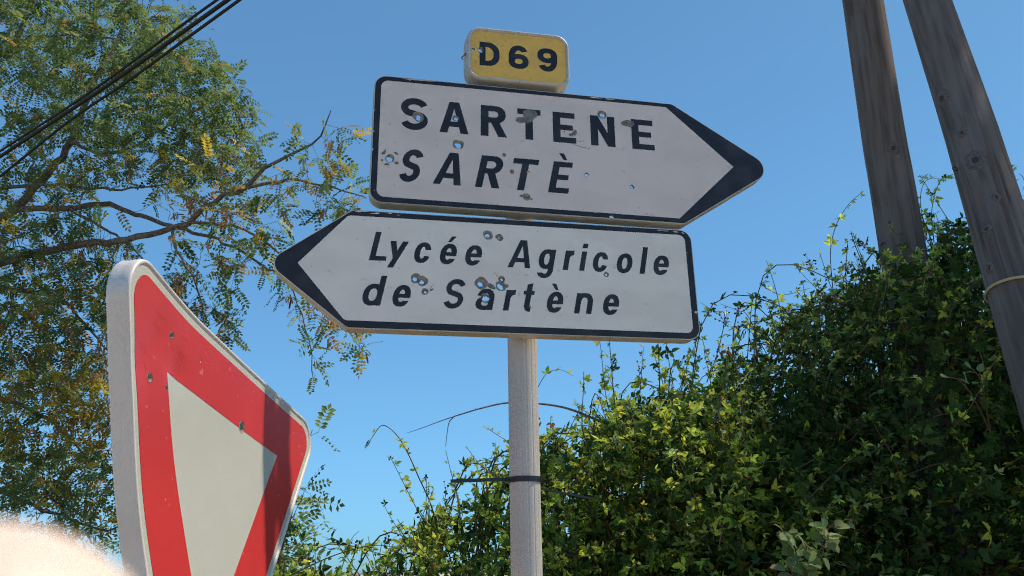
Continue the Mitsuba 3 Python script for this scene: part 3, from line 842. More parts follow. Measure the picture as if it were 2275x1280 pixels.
def cable(label, pts, r, twist=None):
    t = thing('overhead_cable', label, 'cable', None)
    P = [at(*p) for p in pts]
    a = P[0] + (P[0] - P[1]) * 2.6
    b = P[-1] + (P[-1] - P[-2]) * 2.0
    c = spline([a] + P + [b], 40)
    if twist:
        L = np.concatenate([[0], np.cumsum(np.linalg.norm(np.diff(c, axis=0), axis=1))])
        tg = (c[-1] - c[0]) / np.linalg.norm(c[-1] - c[0])
        e1 = np.cross(tg, [0, 0, 1.0]); e1 /= np.linalg.norm(e1)
        e2 = np.cross(e1, tg)
        c2 = spline(c, 6)
        L2 = np.concatenate([[0], np.cumsum(np.linalg.norm(np.diff(c2, axis=0), axis=1))])
        for k in range(2):
            ph = L2 / twist * 2 * np.pi + k * np.pi
            obj('strand', mikit.ply(tube(c2 + r * 0.85 * (np.cos(ph)[:, None] * e1 + np.sin(ph)[:, None] * e2), r, 7), 'mat_cable', smooth=True), t)
    else:
        scene[t] = mikit.ply(tube(c, r, 8), 'mat_cable', smooth=True)
    return t


cable('thin black overhead cable, topmost of the three across the tree', [(0, 336, 6.6), (200, 205, 5.9), (415, 48, 5.2), (482, 0, 5.0)], 0.0100)
cable('thick black overhead cable, middle of the three across the tree', [(0, 348, 6.4), (250, 182, 5.55), (506, 0, 4.8)], 0.0150)
cable('thin black overhead cable, lowest of the three across the tree', [(0, 392, 6.3), (150, 272, 5.7), (280, 183, 5.3), (400, 96, 4.95), (532, 0, 4.6)], 0.0105)


# ---------------------------------------------------------------- leaves: templates, then copies laid out by arrays
def frames(d, up):
    d = d / (np.linalg.norm(d, axis=1, keepdims=True) + 1e-9)
    s = np.cross(up, d)
    s /= np.linalg.norm(s, axis=1, keepdims=True) + 1e-9
    return np.stack([d, s, np.cross(d, s)], 2)          # columns: along, across, normal


def leaflet(n=3, pointed=1.6, fold=0.25, curl=-0.12, full=0.9):
    """A single leaf blade of length 1 along x, folded on its midrib."""
    xs = np.linspace(0, 1, n + 2)
    v, f = [], []
    for x in xs:
        v.append((x, 0, curl * x * x))
    half = lambda x: 0.5 * math.sin(math.pi * x ** (1 / pointed)) ** full if 0 < x < 1 else 0.0
    for sg in (1, -1):
        b = len(v)
        for x in xs[1:-1]:
            v.append((x, sg * half(x), curl * x * x + fold * half(x)))
        up = [0] + list(range(b, b + n)) + [n + 1]
        for i in range(n + 1):
            m0, m1, o0, o1 = i, i + 1, up[i], up[i + 1]
            for tri in ((m0, m1, o1), (m0, o1, o0)):
                if len(set(tri)) == 3:
                    f.append(tri if sg > 0 else tri[::-1])
    return np.array(v, float), np.array(f)


def place(tv, tf, M, pos, col):
    """Copies of a template under the matrices M (n,3,3) at pos (n,3), coloured col (n,3)."""
    n, k = len(pos), len(tv)
    v = np.einsum('nij,kj->nki', M, tv) + pos[:, None]
    f = tf[None] + (np.arange(n) * k)[:, None, None]
    return v.reshape(-1, 3), f.reshape(-1, 3), np.repeat(col, k, 0)


def compound(kind, rng):
    """One compound leaf, 1 long: (vertices, triangles)."""
    V, F, n = [], [], 0

    def add(v, f):
        nonlocal n
        V.append(v)
        F.append(f + n)
        n += len(v)
    if kind == 'robinia':
        pairs = rng.integers(5, 8)
        bend = rng.uniform(-0.5, -0.1)
        lv, lf = leaflet(1, 1.0, 0.12, -0.08)
        add(np.array([[0, .008, 0], [0, -.008, 0], [.5, .006, bend * .25], [.5, -.006, bend * .25], [1, 0, bend]]), np.array([[0, 1, 3], [0, 3, 2], [2, 3, 4]]))
        for k in range(pairs * 2 + 1):
            x = 0.96 if k == pairs * 2 else 0.2 + 0.72 * (k // 2) / (pairs - 1)
            sg = 0 if k == pairs * 2 else (1 if k % 2 else -1)
            a = sg * rng.uniform(1.05, 1.4)
            L = rng.uniform(0.20, 0.26)
            c, s = math.cos(a), math.sin(a)
            R = np.array([[c, -s, 0], [s, c, 0], [0, 0, 1.0]])
            tl = rng.uniform(-0.5, 0.5)
            Rx = np.array([[1, 0, 0], [0, math.cos(tl), -math.sin(tl)], [0, math.sin(tl), math.cos(tl)]])
            add((lv * [L, L * 0.58, L]) @ Rx.T @ R.T + [x, 0, bend * x * x], lf)
    else:
        lv, lf = leaflet(2, 1.25, 0.22, -0.25)
        m = rng.choice([3, 3, 3, 5])
        st = 0.30
        add(np.array([[0, .014, 0], [0, -.014, 0], [st, 0, 0.02]]), np.array([[0, 1, 2]]))
        for k in range(m):
            a = [0, 1.25, -1.25, 2.1, -2.1][k] + rng.uniform(-0.2, 0.2)
            L = [0.68, 0.55, 0.55, 0.40, 0.40][k] * rng.uniform(0.85, 1.15)
            c, s = math.cos(a), math.sin(a)
            R = np.array([[c, -s, 0], [s, c, 0], [0, 0, 1.0]])
            tl = rng.uniform(-0.6, 0.6)
            Rx = np.array([[1, 0, 0], [0, math.cos(tl), -math.sin(tl)], [0, math.sin(tl), math.cos(tl)]])
            ty = rng.uniform(-0.35, 0.2)
            Ry = np.array([[math.cos(ty), 0, -math.sin(ty)], [0, 1, 0], [math.sin(ty), 0, math.cos(ty)]])
            add((lv * [L, L * 0.54, L]) @ Rx.T @ Ry.T @ R.T + [st - (0.05 if k else 0), 0, 0.02], lf)
    return np.vstack(V), np.vstack(F)


def grow_leaves(parent, kind, pos, d, size, col, mat, rng, parts, wild=0.55):
    """Leaves at pos pointing along d: the largest-looking ones are parts of their own, the rest one part."""
    temps = [compound(kind, rng) for _ in range(7)]
    n = len(pos)
    up = rng.normal(0, wild, (n, 3)) + [0, 0, 1.0]
    M = frames(d, up) * size[:, None, None]
    which = rng.integers(0, 7, n)
    rel = pos - EYE
    z = rel @ FW
    x, y = rel @ RT / np.maximum(z, .1), rel @ UP / np.maximum(z, .1)
    seen = (np.abs(x) < 0.60) & (np.abs(y) < 0.337) & (z > 0.3)
    big = np.where(seen, size / np.linalg.norm(rel, axis=1), 0)
    order = np.argsort(-big)
    first = order[:parts]
    for i in first:
        tv, tf = temps[which[i]]
        v, f, c = place(tv, tf, M[i:i + 1], pos[i:i + 1], col[i:i + 1])
        obj('leaf', mikit.ply((v, f), mat, color=c), parent)
    rest = np.ones(n, bool)
    rest[first] = False
    V, F, C, k = [], [], [], 0
    for w in range(7):
        s = rest & (which == w)
        v, f, c = place(*temps[w], M[s], pos[s], col[s])
        V.append(v); F.append(f + k); C.append(c)
        k += len(v)
    if not k:
        return
    key = obj('foliage', mikit.ply((np.vstack(V), np.vstack(F)), mat, color=np.vstack(C)), parent)
    labels[key] = {'kind': 'stuff'}


def tint(base, var, n, rng):
    b = np.asarray(base)[rng.integers(0, len(base), n)]
    return np.clip(b * np.exp(rng.normal(0, var, (n, 1))) * np.exp(rng.normal(0, 0.06, (n, 3))), 0.004, 0.9)


# ---------------------------------------------------------------- robinia trees: limbs as seen, twigs grown towards points scattered in the crown
def robinia(name, label, limbs, blobs, seed, step=0.13, parts=150, leaf=0.185, trunk=None):
    rng = np.random.default_rng(seed)
    t = thing(name, label, 'tree')
    P, par, rad, root = [], [], [], []
    if trunk is not None:
        obj('trunk', mikit.ply(tube(spline(trunk[0], 8), np.interp(np.linspace(0, 1, (len(trunk[0]) - 1) * 8 + 1), [0, 1], trunk[1]), 14), 'mat_bark', smooth=True), t)
    for pts, r0, r1 in limbs:
        c = spline([at(*p) for p in pts], 8)
        L = np.concatenate([[0], np.cumsum(np.linalg.norm(np.diff(c, axis=0), axis=1))])
        m = max(int(L[-1] / 0.11), 4)
        c = np.stack([np.interp(np.linspace(0, L[-1], m), L, c[:, k]) for k in range(3)], 1)
        c[1:-1] += rng.normal(0, 0.009, (m - 2, 3))
        rr = np.linspace(r0, r1, m)
        obj('branch', mikit.ply(tube(c, rr, 9), 'mat_bark', smooth=True), t)
        for i in range(m):
            par.append(len(P) - 1 if i else -1)
            P.append(c[i])
    P = [np.array(p) for p in P]
    nlimb = len(P)
    A, info = [], []
    for px, py, rx, ry, Y, dY, n, look, pod in blobs:
        c = at(px, py, Y)
        s = np.linalg.norm(c - EYE) / math.hypot(FPX, px - PW / 2, py - PH / 2)
        q = rng.normal(0, 1, (n, 3))
        q = q / np.linalg.norm(q, axis=1, keepdims=True) * rng.uniform(0, 1, (n, 1)) ** 0.42
        A.append(c + q[:, :1] * rx * s * RT + q[:, 1:2] * ry * s * UP + q[:, 2:] * dY * np.array([0, 1.0, 0]))
        info += [(look, pod)] * n
    A = np.vstack(A)
    alive = np.ones(len(A), bool)
    rad_i, kill = 2.2, step * 1.25
    for it in range(70):
        tree = cKDTree(np.array(P))
        dist, idx = tree.query(A)
        alive &= dist > kill
        use = alive & (dist < rad_i + 0.6)
        if not use.any():
            break
        acc, cnt = {}, {}
        dirs = A - np.array(P)[idx]
        dirs /= np.linalg.norm(dirs, axis=1, keepdims=True) + 1e-9
        D = np.zeros((len(P), 3))
        np.add.at(D, idx[use], dirs[use])
        new = np.unique(idx[use])
        added = 0
        for i in new:
            d = D[i] + rng.normal(0, 0.22, 3)
            nd = np.linalg.norm(d)
            if nd < 1e-3:
                continue
            q = P[i] + d / nd * step * rng.uniform(0.8, 1.15)
            P.append(q)
            par.append(i)
            added += 1
        if not added:
            break
    P = np.array(P)
    par = np.array(par)
    n = len(P)
    kids = np.zeros(n, int)
    np.add.at(kids, par[par >= 0], 1)
    w = np.zeros(n)
    order = np.arange(n)[::-1]
    tipd = np.full(n, 99)
    for i in order:
        if kids[i] == 0:
            w[i] = 1
            tipd[i] = 0
        if par[i] >= 0:
            w[par[i]] += w[i]
            tipd[par[i]] = min(tipd[par[i]], tipd[i] + 1)
    r = np.clip(0.0021 * w ** 0.42, 0.0022, 0.02)
    # twigs: chains of new nodes
    done, twigs = np.zeros(n, bool), []
    ch = [[] for _ in range(n)]
    for i in range(n):
        if par[i] >= 0:
            ch[par[i]].append(i)
    for s in range(n):
        for c0 in ch[s]:
            if c0 < nlimb:
                continue
            main = max((k for k in ch[s] if k >= nlimb), key=lambda k: w[k])
            if s >= nlimb and c0 == main:
                continue
            chain = [s, c0]
            while True:
                nx = [k for k in ch[chain[-1]] if k >= nlimb]
                if not nx:
                    break
                chain.append(max(nx, key=lambda k: w[k]))
            pts = P[chain]
            rr = r[chain].copy()
            rr[0] = rr[1]
            rr[-1] = 0.0012
            twigs.append(tube(pts, rr, 4, False))
    key = obj('twigs', mikit.ply(cat(twigs), 'mat_bark', smooth=True), t)
    labels[key] = {'kind': 'stuff'}
    # leaves and pods
    near = cKDTree(A).query(P)[1]
    looks = np.array([info[k][0] for k in near])
    pods = np.array([info[k][1] for k in near])
    cand = np.where((np.arange(n) >= nlimb) & (tipd <= 3))[0]
    out = P[cand] - P[np.maximum(par[cand], 0)]
    reps = rng.choice([2, 3, 4, 5], len(cand))
    ci = np.repeat(np.arange(len(cand)), reps)
    node = cand[ci]
    dirs = out[ci] / step * 0.6 + rng.normal(0, 0.75, (len(ci), 3)) + [0, 0, -0.18]
    keep = rng.uniform(size=len(ci)) < 1 - 0.45 * pods[node]
    node, dirs = node[keep], dirs[keep]
    m = len(node)
    size = leaf * rng.uniform(0.7, 1.25, m)
    G = [(0.145, 0.21, 0.07), (0.17, 0.24, 0.08), (0.11, 0.17, 0.065), (0.21, 0.27, 0.085)]
    Ye = [(0.46, 0.35, 0.06), (0.40, 0.32, 0.06), (0.30, 0.29, 0.06), (0.38, 0.23, 0.08)]
    col = tint(G, 0.22, m, rng)
    yel = rng.uniform(size=m) < looks[node] * 1.25
    col[yel] = tint(Ye, 0.2, int(yel.sum()), rng)
    grow_leaves(t, 'robinia', P[node] + rng.normal(0, 0.012, (m, 3)), dirs, size, col, 'mat_robinia_leaf', rng, parts)
    pn = cand[rng.uniform(size=len(cand)) < pods[cand]]
    k = rng.integers(4, 9, len(pn))
    pn = np.repeat(pn, k)
    m = len(pn)
    if m:
        pv = np.array([[0, 0, 0], [.1, .07, .01], [.1, -.07, -.01], [.5, .09, .05], [.5, -.09, .02], [.88, .07, .1], [.88, -.07, .08], [1, 0, .12]], float)
        pf = np.array([[0, 2, 1], [1, 2, 4], [1, 4, 3], [3, 4, 6], [3, 6, 5], [5, 6, 7]])
        d = rng.normal(0, 0.45, (m, 3)) + [0, 0, -1.0]
        M = frames(d, rng.normal(0, 1, (m, 3))) * (rng.uniform(0.06, 0.10, m))[:, None, None]
        col = tint([(0.34, 0.20, 0.13), (0.42, 0.25, 0.16), (0.24, 0.13, 0.09), (0.46, 0.31, 0.18)], 0.2, m, rng)
        v, f, c = place(pv, pf, M, P[pn] + rng.normal(0, 0.02, (m, 3)), col)
        key = obj('seed_pods', mikit.ply((v, f), 'mat_pod', color=c), t)
        labels[key] = {'kind': 'stuff', 'label': 'dry brown seed pods hanging in bunches'}
    print(name, 'nodes', n, 'leaves', len(node), 'pods', m)
    return t


TY = 8.0
tr0 = at(-620, 1200, 8.6)
tr0[2] = 0
fork = at(-330, 760, 8.4)
limbsA = [
    ([(-330, 760, 8.4), (-120, 625, 8.2), (0, 588, 8.0), (100, 558, 7.9), (190, 543, 7.8), (280, 534, 7.7), (380, 508, 7.6), (425, 494, 7.5), (450, 468, 7.45), (490, 440, 7.4), (545, 418, 7.35)], 0.055, 0.022),
    ([(545, 418, 7.35), (600, 366, 7.3), (685, 325, 7.2), (718, 290, 7.1), (735, 246, 7.05)], 0.022, 0.005),
    ([(545, 418, 7.35), (590, 410, 7.3), (650, 402, 7.2), (750, 420, 7.1), (815, 440, 7.0)], 0.018, 0.004),
    ([(-330, 760, 8.4), (-140, 560, 8.6), (0, 485, 8.5), (50, 467, 8.5), (155, 462, 8.4), (240, 452, 8.3), (280, 467, 8.2), (350, 492, 8.0), (395, 505, 7.9), (500, 540, 7.6), (575, 585, 7.4), (640, 620, 7.2)], 0.05, 0.008),
    ([(-20, 500, 8.5), (60, 440, 8.6), (115, 370, 8.6), (155, 320, 8.6), (200, 200, 8.7), (260, 90, 8.8), (330, -60, 8.9)], 0.05, 0.014),
    ([(155, 320, 8.6), (250, 340, 8.3), (340, 300, 8.1), (430, 250, 7.9), (520, 200, 7.7)], 0.02, 0.004),
    ([(-330, 760, 8.4), (-260, 400, 9.2), (-120, 180, 9.4), (0, 122, 9.2), (45, 70, 9.1), (90, -60, 9.2)], 0.06, 0.03),
    ([(0, 122, 9.2), (90, 84, 8.9), (200, 82, 8.5), (300, 95, 8.2), (400, 150, 7.9)], 0.022, 0.004),
    ([(155, 464, 8.4), (210, 495, 8.2), (262, 528, 8.0), (320, 575, 7.8), (345, 640, 7.7)], 0.018, 0.005),
    ([(383, 512, 7.6), (395, 555, 7.55), (412, 585, 7.5), (436, 632, 7.4), (450, 700, 7.35), (470, 750, 7.3)], 0.015, 0.004),
    ([(425, 494, 7.5), (520, 505, 7.4), (600, 545, 7.3), (680, 640, 7.2), (740, 700, 7.15), (790, 760, 7.1)], 0.015, 0.004),
    ([(640, 620, 7.2), (670, 700, 7.2), (690, 780, 7.15), (698, 850, 7.1)], 0.007, 0.003),
    ([(0, 420, 8.3), (120, 412, 8.2), (250, 420, 8.1), (370, 410, 7.9), (420, 398, 7.8)], 0.022, 0.005),
    ([(-120, 625, 8.2), (0, 640, 8.2), (120, 660, 8.2), (200, 730, 8.1), (260, 800, 8.0)], 0.035, 0.006),
    ([(-330, 760, 8.4), (-140, 840, 8.4), (20, 890, 8.3), (120, 940, 8.2), (200, 1030, 8.1)], 0.05, 0.008),
    ([(-330, 760, 8.4), (-160, 1010, 8.2), (0, 1090, 8.0), (120, 1140, 7.9), (240, 1180, 7.8)], 0.05, 0.008),
]
blobsA = [  # pixel, half width, half height, distance, half depth, points, share of yellow leaves, share of pods
    (80, 60, 260, 120, 8.7, 1.2, 330, 0.03, 0.02), (330, 60, 120, 110, 8.1, 0.9, 150, 0.04, 0.03), (170, 190, 230, 110, 8.4, 1.1, 300, 0.04, 0.03),
    (400, 190, 130, 110, 7.9, 0.8, 230, 0.03, 0.03), (480, 260, 105, 95, 7.7, 0.7, 200, 0.03, 0.05), (360, 320, 190, 70, 7.9, 0.8, 240, 0.05, 0.10),
    (110, 340, 150, 70, 8.4, 0.9, 130, 0.12, 0.12), (300, 405, 190, 38, 7.9, 0.6, 110, 0.22, 0.35), (90, 440, 140, 40, 8.3, 0.6, 55, 0.3, 0.3),
    (520, 375, 80, 55, 7.4, 0.4, 70, 0.15, 0.40), (470, 430, 110, 45, 7.4, 0.5, 90, 0.28, 0.55), (690, 315, 75, 38, 7.1, 0.3, 34, 0.1, 0.35),
    (760, 300, 35, 30, 7.0, 0.2, 10, 0.2, 0.1), (720, 395, 95, 50, 7.0, 0.3, 85, 0.3, 0.30), (640, 410, 70, 40, 7.2, 0.3, 30, 0.2, 0.4),
    (750, 455, 70, 32, 7.0, 0.3, 70, 0.2, 0.15), (540, 490, 100, 60, 7.4, 0.4, 200, 0.3, 0.60), (600, 575, 80, 55, 7.3, 0.4, 150, 0.25, 0.60),
    (660, 650, 60, 60, 7.2, 0.4, 130, 0.25, 0.65), (740, 715, 80, 52, 7.1, 0.4, 160, 0.3, 0.65), (695, 800, 28, 62, 7.1, 0.25, 70, 0.15, 0.6),
    (800, 785, 40, 28, 7.1, 0.25, 50, 0.1, 0.6), (450, 590, 90, 60, 7.4, 0.5, 130, 0.15, 0.5), (420, 690, 75, 75, 7.4, 0.5, 140, 0.12, 0.5), (490, 730, 40, 60, 7.3, 0.3, 36, 0.1, 0.35),
    (150, 540, 170, 50, 8.0, 0.7, 240, 0.3, 0.35), (90, 640, 170, 80, 8.1, 0.8, 380, 0.25, 0.30), (190, 720, 110, 100, 8.0, 0.8, 320, 0.25, 0.35),
    (60, 800, 160, 110, 8.1, 0.9, 460, 0.38, 0.35), (170, 920, 130, 110, 8.0, 0.8, 430, 0.55, 0.35), (40, 1000, 160, 110, 8.1, 0.9, 430, 0.42, 0.3),
    (180, 1110, 140, 110, 7.9, 0.8, 400, 0.30, 0.25), (40, 1200, 170, 110, 8.0, 0.9, 340, 0.15, 0.15), (420, 880, 140, 130, 8.0, 0.7, 170, 0.25, 0.35), (400, 1120, 150, 130, 8.0, 0.7, 160, 0.25, 0.2),
    (-250, 500, 280, 330, 8.6, 1.3, 420, 0.15, 0.15),
]
robinia('robinia_tree', 'robinia with feathery leaves and brown seed pods filling the left side', limbsA, blobsA, 11, trunk=([tr0, (tr0 + fork) / 2 + [0.1, 0, 0], fork], [0.17, 0.11]), parts=250)

# a young robinia behind the yield sign
limbsC = [([(560, 1560, 6.0), (590, 1350, 5.95), (640, 1160, 5.9), (660, 1080, 5.85), (676, 1000, 5.8)], 0.016, 0.005), ([(640, 1160, 5.9), (660, 1125, 5.8), (672, 1105, 5.75)], 0.004, 0.002), ([(676, 1000, 5.8), (686, 970, 5.75), (694, 955, 5.7)], 0.004, 0.002)]
blobsC = [(700, 950, 26, 22, 5.7, 0.15, 12, 0, 0), (675, 1100, 26, 45, 5.8, 0.2, 18, 0, 0), (655, 1180, 32, 50, 5.85, 0.25, 26, 0.05, 0), (640, 1260, 45, 45, 5.9, 0.25, 30, 0.1, 0)]
robinia('robinia_sapling', 'young robinia shoot peeping out behind the yield sign', limbsC, blobsC, 13, step=0.075, parts=60, leaf=0.20, trunk=None)


# ---------------------------------------------------------------- brambles
SKY = [(420, 1235), (560, 1230), (640, 1232), (700, 1225), (780, 1212), (860, 1180), (930, 1172), (1000, 1152), (1080, 1128), (1150, 1095), (1215, 1035), (1260, 1000), (1320, 930), (1380, 905), (1430, 850), (1500, 830), (1580, 800), (1640, 745), (1720, 715), (1790, 670), (1850, 640), (1920, 620), (2000, 615), (2060, 540), (2130, 500), (2190, 500), (2275, 440), (2400, 420), (2700, 430)]
RIDGE = 5.2
YO = 0.85
sk = np.array([[*at(a, b, RIDGE)[[0, 2]]] for a, b in SKY])


def ridge(x):
    return np.interp(x, sk[:, 0], sk[:, 1])


gx, gy = np.meshgrid(np.concatenate([np.linspace(-40, -4, 19), np.linspace(-3.8, 6, 99), np.linspace(7, 40, 34)]), np.concatenate([np.linspace(4.3, 7.0, 46), np.linspace(7.5, 60, 50)]), indexing='xy')
tt_ = np.clip((gy - 4.55) / 0.95, 0, 1)
gl = np.clip((gx + 2.6) / 1.8, 0, 1)
gz = np.maximum(ridge(gx) - 0.62, 0.3) * (tt_ * tt_ * (3 - 2 * tt_)) * (gl * gl * (3 - 2 * gl)) - 0.04
gz = gz + 0.30 * (meshkit.fbm(np.stack([gx, gy, gx * 0], -1) * 1.6, 4) - 0.5) * np.clip((gy - 4.5) * 2, 0, 1) * gl
nr, ncl = gx.shape
ii, jj = np.meshgrid(np.arange(nr - 1), np.arange(ncl - 1), indexing='ij')
qf = np.stack([ii * ncl + jj, ii * ncl + jj + 1, (ii + 1) * ncl + jj + 1, (ii + 1) * ncl + jj], -1).reshape(-1, 4)
scene['bank'] = mikit.ply((np.stack([gx, gy, gz], -1).reshape(-1, 3), qf), 'mat_bank', smooth=True)
labels['bank'] = {'label': 'earth bank under the bramble thicket', 'kind': 'structure'}


def thicket_point(n, x0, x1, rng, shell):
    """Points inside the thicket: (position, outward direction). shell: share that lies just under its surface."""
    x = rng.uniform(x0, x1, n)
    h = ridge(x) - 0.06
    th = np.where(rng.uniform(size=n) < 0.72, rng.uniform(0.0, 1.9, n), rng.uniform(0.0, 3.1, n))      # 0 = front foot, pi/2 = top
    dep = np.minimum(0.55, 0.22 * h)
    k = np.where(rng.uniform(size=n) < shell, 1 - np.abs(rng.normal(0, 0.05, n)), rng.uniform(0.5, 1.0, n))
    k = np.minimum(k, 1.03)
    bulge = 0.46 * (meshkit.fbm(np.stack([x * 2.2, th * 3.0, x * 0], -1), 4, 5) - 0.53)
    k = k + bulge
    e = 0.95
    cx = np.sign(np.cos(th)) * np.abs(np.cos(th)) ** e
    sx = np.abs(np.sin(th)) ** e
    y = RIDGE - (1.15 + dep) * cx * k
    z = 0.25 + (h - 0.25) * sx * k
    d = np.stack([rng.normal(0, 0.35, n), -cx * 0.9, 0.35 + sx], 1)
    return np.stack([x, y, z], 1), d / np.linalg.norm(d, axis=1, keepdims=True)


SHADED = [(0.055, 0.098, 0.026), (0.078, 0.135, 0.034), (0.042, 0.078, 0.024), (0.11, 0.175, 0.05)]  # dark greens with the thicket's interior shade put into the leaf colour
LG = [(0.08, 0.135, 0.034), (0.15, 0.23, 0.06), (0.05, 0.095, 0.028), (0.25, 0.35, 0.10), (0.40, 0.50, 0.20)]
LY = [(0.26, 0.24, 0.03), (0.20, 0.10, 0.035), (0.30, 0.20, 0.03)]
BERRY = trimesh.creation.icosphere(1, 1.0)


def bramble(label, x0, x1, canes, fill, seed, bright, shoots, berries, parts=200):
    rng = np.random.default_rng(seed)
    t = thing('bramble_bush', label, 'bramble')
    pos, dirs, sz, young, tubes = [], [], [], [], []
    # canes seen against the sky, each a part
    for pts, r0, leaves in shoots:
        c = spline([at(p[0], p[1], p[2] + YO) for p in pts], 10)
        obj('cane', mikit.ply(tube(c, np.linspace(r0, r0 * 0.4, len(c)), 6), 'mat_cane', smooth=True), t)
        L = np.concatenate([[0], np.cumsum(np.linalg.norm(np.diff(c, axis=0), axis=1))])
        m = max(int(L[-1] / 0.06 * leaves), 1)
        s = np.sort(rng.uniform(0.05, 1, m)) * L[-1]
        p = np.stack([np.interp(s, L, c[:, k]) for k in range(3)], 1)
        tg = np.stack([np.interp(s, L, np.gradient(c[:, k])) for k in range(3)], 1)
        tg /= np.linalg.norm(tg, axis=1, keepdims=True) + 1e-9
        pos.append(p)
        dirs.append(tg * 0.4 + rng.normal(0, 0.8, (m, 3)) + [0, 0, 0.25])
        sz.append(rng.uniform(0.045, 0.085, m) * np.interp(s / L[-1], [0, 1], [1.05, 0.55]))
        young.append(np.full(m, 0.8))
    # arching canes through the mass
    ends, od = thicket_point(canes, x0, x1, rng, 1.0)
    for e, o in zip(ends, od):
        base = np.array([e[0] + rng.normal(0, 0.5), RIDGE + rng.uniform(-0.8, 0.4), 0.1 + 0.2 * rng.uniform()])
        mid = (base + e) / 2 + np.array([rng.normal(0, 0.15), 0.2, 0.55 * (e[2] - base[2]) * rng.uniform(0.5, 1)])
        out = rng.uniform(0.03, 0.12) if rng.uniform() < 0.5 else rng.uniform(0.12, 0.42)
        tip = e + o * out + np.array([rng.normal(0, 0.12), -0.05, rng.uniform(-0.14, 0.10)])
        c = spline([base, mid, e, tip], 7)
        tubes.append(tube(c, np.linspace(0.0055, 0.0018, len(c)), 4, False))
        L = np.concatenate([[0], np.cumsum(np.linalg.norm(np.diff(c, axis=0), axis=1))])
        m = int(L[-1] * 0.6 / 0.038)
        s = L[-1] * (1 - 0.6 * rng.uniform(0, 1, m) ** 1.3)
        p = np.stack([np.interp(s, L, c[:, k]) for k in range(3)], 1)
        pos.append(p)
        dirs.append(o * 0.5 + rng.normal(0, 0.7, (m, 3)))
        sz.append(rng.uniform(0.038, 0.078, m) * np.interp(s / L[-1], [0.8, 1], [1.0, 0.6]))
        young.append(np.clip((s / L[-1] - 0.8) * 3, 0, 0.6))  # paler towards the tip: young growth, with outer sunlight put into its colour
    p, o = thicket_point(fill, x0, x1, rng, 0.38)
    pos.append(p)
    dirs.append(o * 0.6 + rng.normal(0, 0.6, p.shape))
    sz.append(rng.uniform(0.038, 0.082, len(p)))
    young.append(np.full(len(p), -1.0))  # fill leaves take the greens with interior shade painted in
    pos, dirs, sz, young = np.vstack(pos), np.vstack(dirs), np.concatenate(sz), np.concatenate(young)
    n = len(pos)
    sz = sz * rng.choice([0.7, 0.9, 1.0, 1.1, 1.35], n)
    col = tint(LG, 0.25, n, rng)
    shaded = (young < 0) | (rng.uniform(size=n) < 0.35)
    col[shaded] = tint(SHADED, 0.25, int(shaded.sum()), rng)
    yg = rng.uniform(size=n) < np.where(young < 0, bright * 0.45, np.maximum(young, bright))  # pale leaves: young tips, with backlit glow painted in, share set per bush
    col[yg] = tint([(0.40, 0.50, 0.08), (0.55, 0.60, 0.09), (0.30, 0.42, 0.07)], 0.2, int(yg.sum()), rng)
    ye = rng.uniform(size=n) < 0.022
    col[ye] = tint(LY, 0.2, int(ye.sum()), rng)
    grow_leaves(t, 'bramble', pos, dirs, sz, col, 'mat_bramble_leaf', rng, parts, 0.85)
    key = obj('canes', mikit.ply(cat(tubes), 'mat_cane', smooth=True), t)
    labels[key] = {'kind': 'stuff'}
    for px, py, Y, k in berries:
        c = at(px, py, Y + YO - 0.1)
        ms, st = [], []
        for _ in range(k):
            q = c + rng.normal(0, 0.022, 3)
            b = BERRY.copy()
            b.apply_scale(rng.uniform(0.0042, 0.0068))
            b.apply_translation(q)
            ms.append(b)
            st.append(tube([c + [0, 0, -0.04], (c + q) / 2 + [0, 0, -0.008], q], 0.0010, 3, False))
        obj('berry_cluster', mikit.ply(cat(ms), 'mat_berry' if rng.uniform() < 0.75 else 'mat_berry_red', smooth=True), t)
        labels[f'{t}__berry_cluster' + (f'_{COUNT[t + "__berry_cluster"] - 1:03d}' if COUNT[t + '__berry_cluster'] > 1 else '')] = {'kind': 'stuff'}
        labels[obj('berry_stalks', mikit.ply(cat(st), 'mat_cane'), t)] = {'kind': 'stuff'}
    print(label, 'leaves', n)
    return t


xs = lambda px: at(px, 900, RIDGE)[0]
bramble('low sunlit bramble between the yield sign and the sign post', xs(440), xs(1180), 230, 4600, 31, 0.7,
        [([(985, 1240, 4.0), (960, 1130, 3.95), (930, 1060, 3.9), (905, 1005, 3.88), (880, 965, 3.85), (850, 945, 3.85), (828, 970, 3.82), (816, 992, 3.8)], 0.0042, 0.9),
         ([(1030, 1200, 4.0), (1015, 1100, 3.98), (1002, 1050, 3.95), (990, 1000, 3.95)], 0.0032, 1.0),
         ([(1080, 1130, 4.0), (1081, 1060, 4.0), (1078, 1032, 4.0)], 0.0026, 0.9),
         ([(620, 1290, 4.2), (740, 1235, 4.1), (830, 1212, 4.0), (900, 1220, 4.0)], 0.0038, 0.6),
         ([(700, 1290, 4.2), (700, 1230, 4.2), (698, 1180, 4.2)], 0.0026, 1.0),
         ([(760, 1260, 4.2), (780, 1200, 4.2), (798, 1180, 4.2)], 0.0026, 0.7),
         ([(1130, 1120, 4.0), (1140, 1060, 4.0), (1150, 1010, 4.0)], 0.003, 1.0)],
        [(865, 1195, 4.0, 9), (940, 1150, 4.0, 8), (990, 1090, 4.0, 7), (795, 1205, 4.1, 7)], 200)
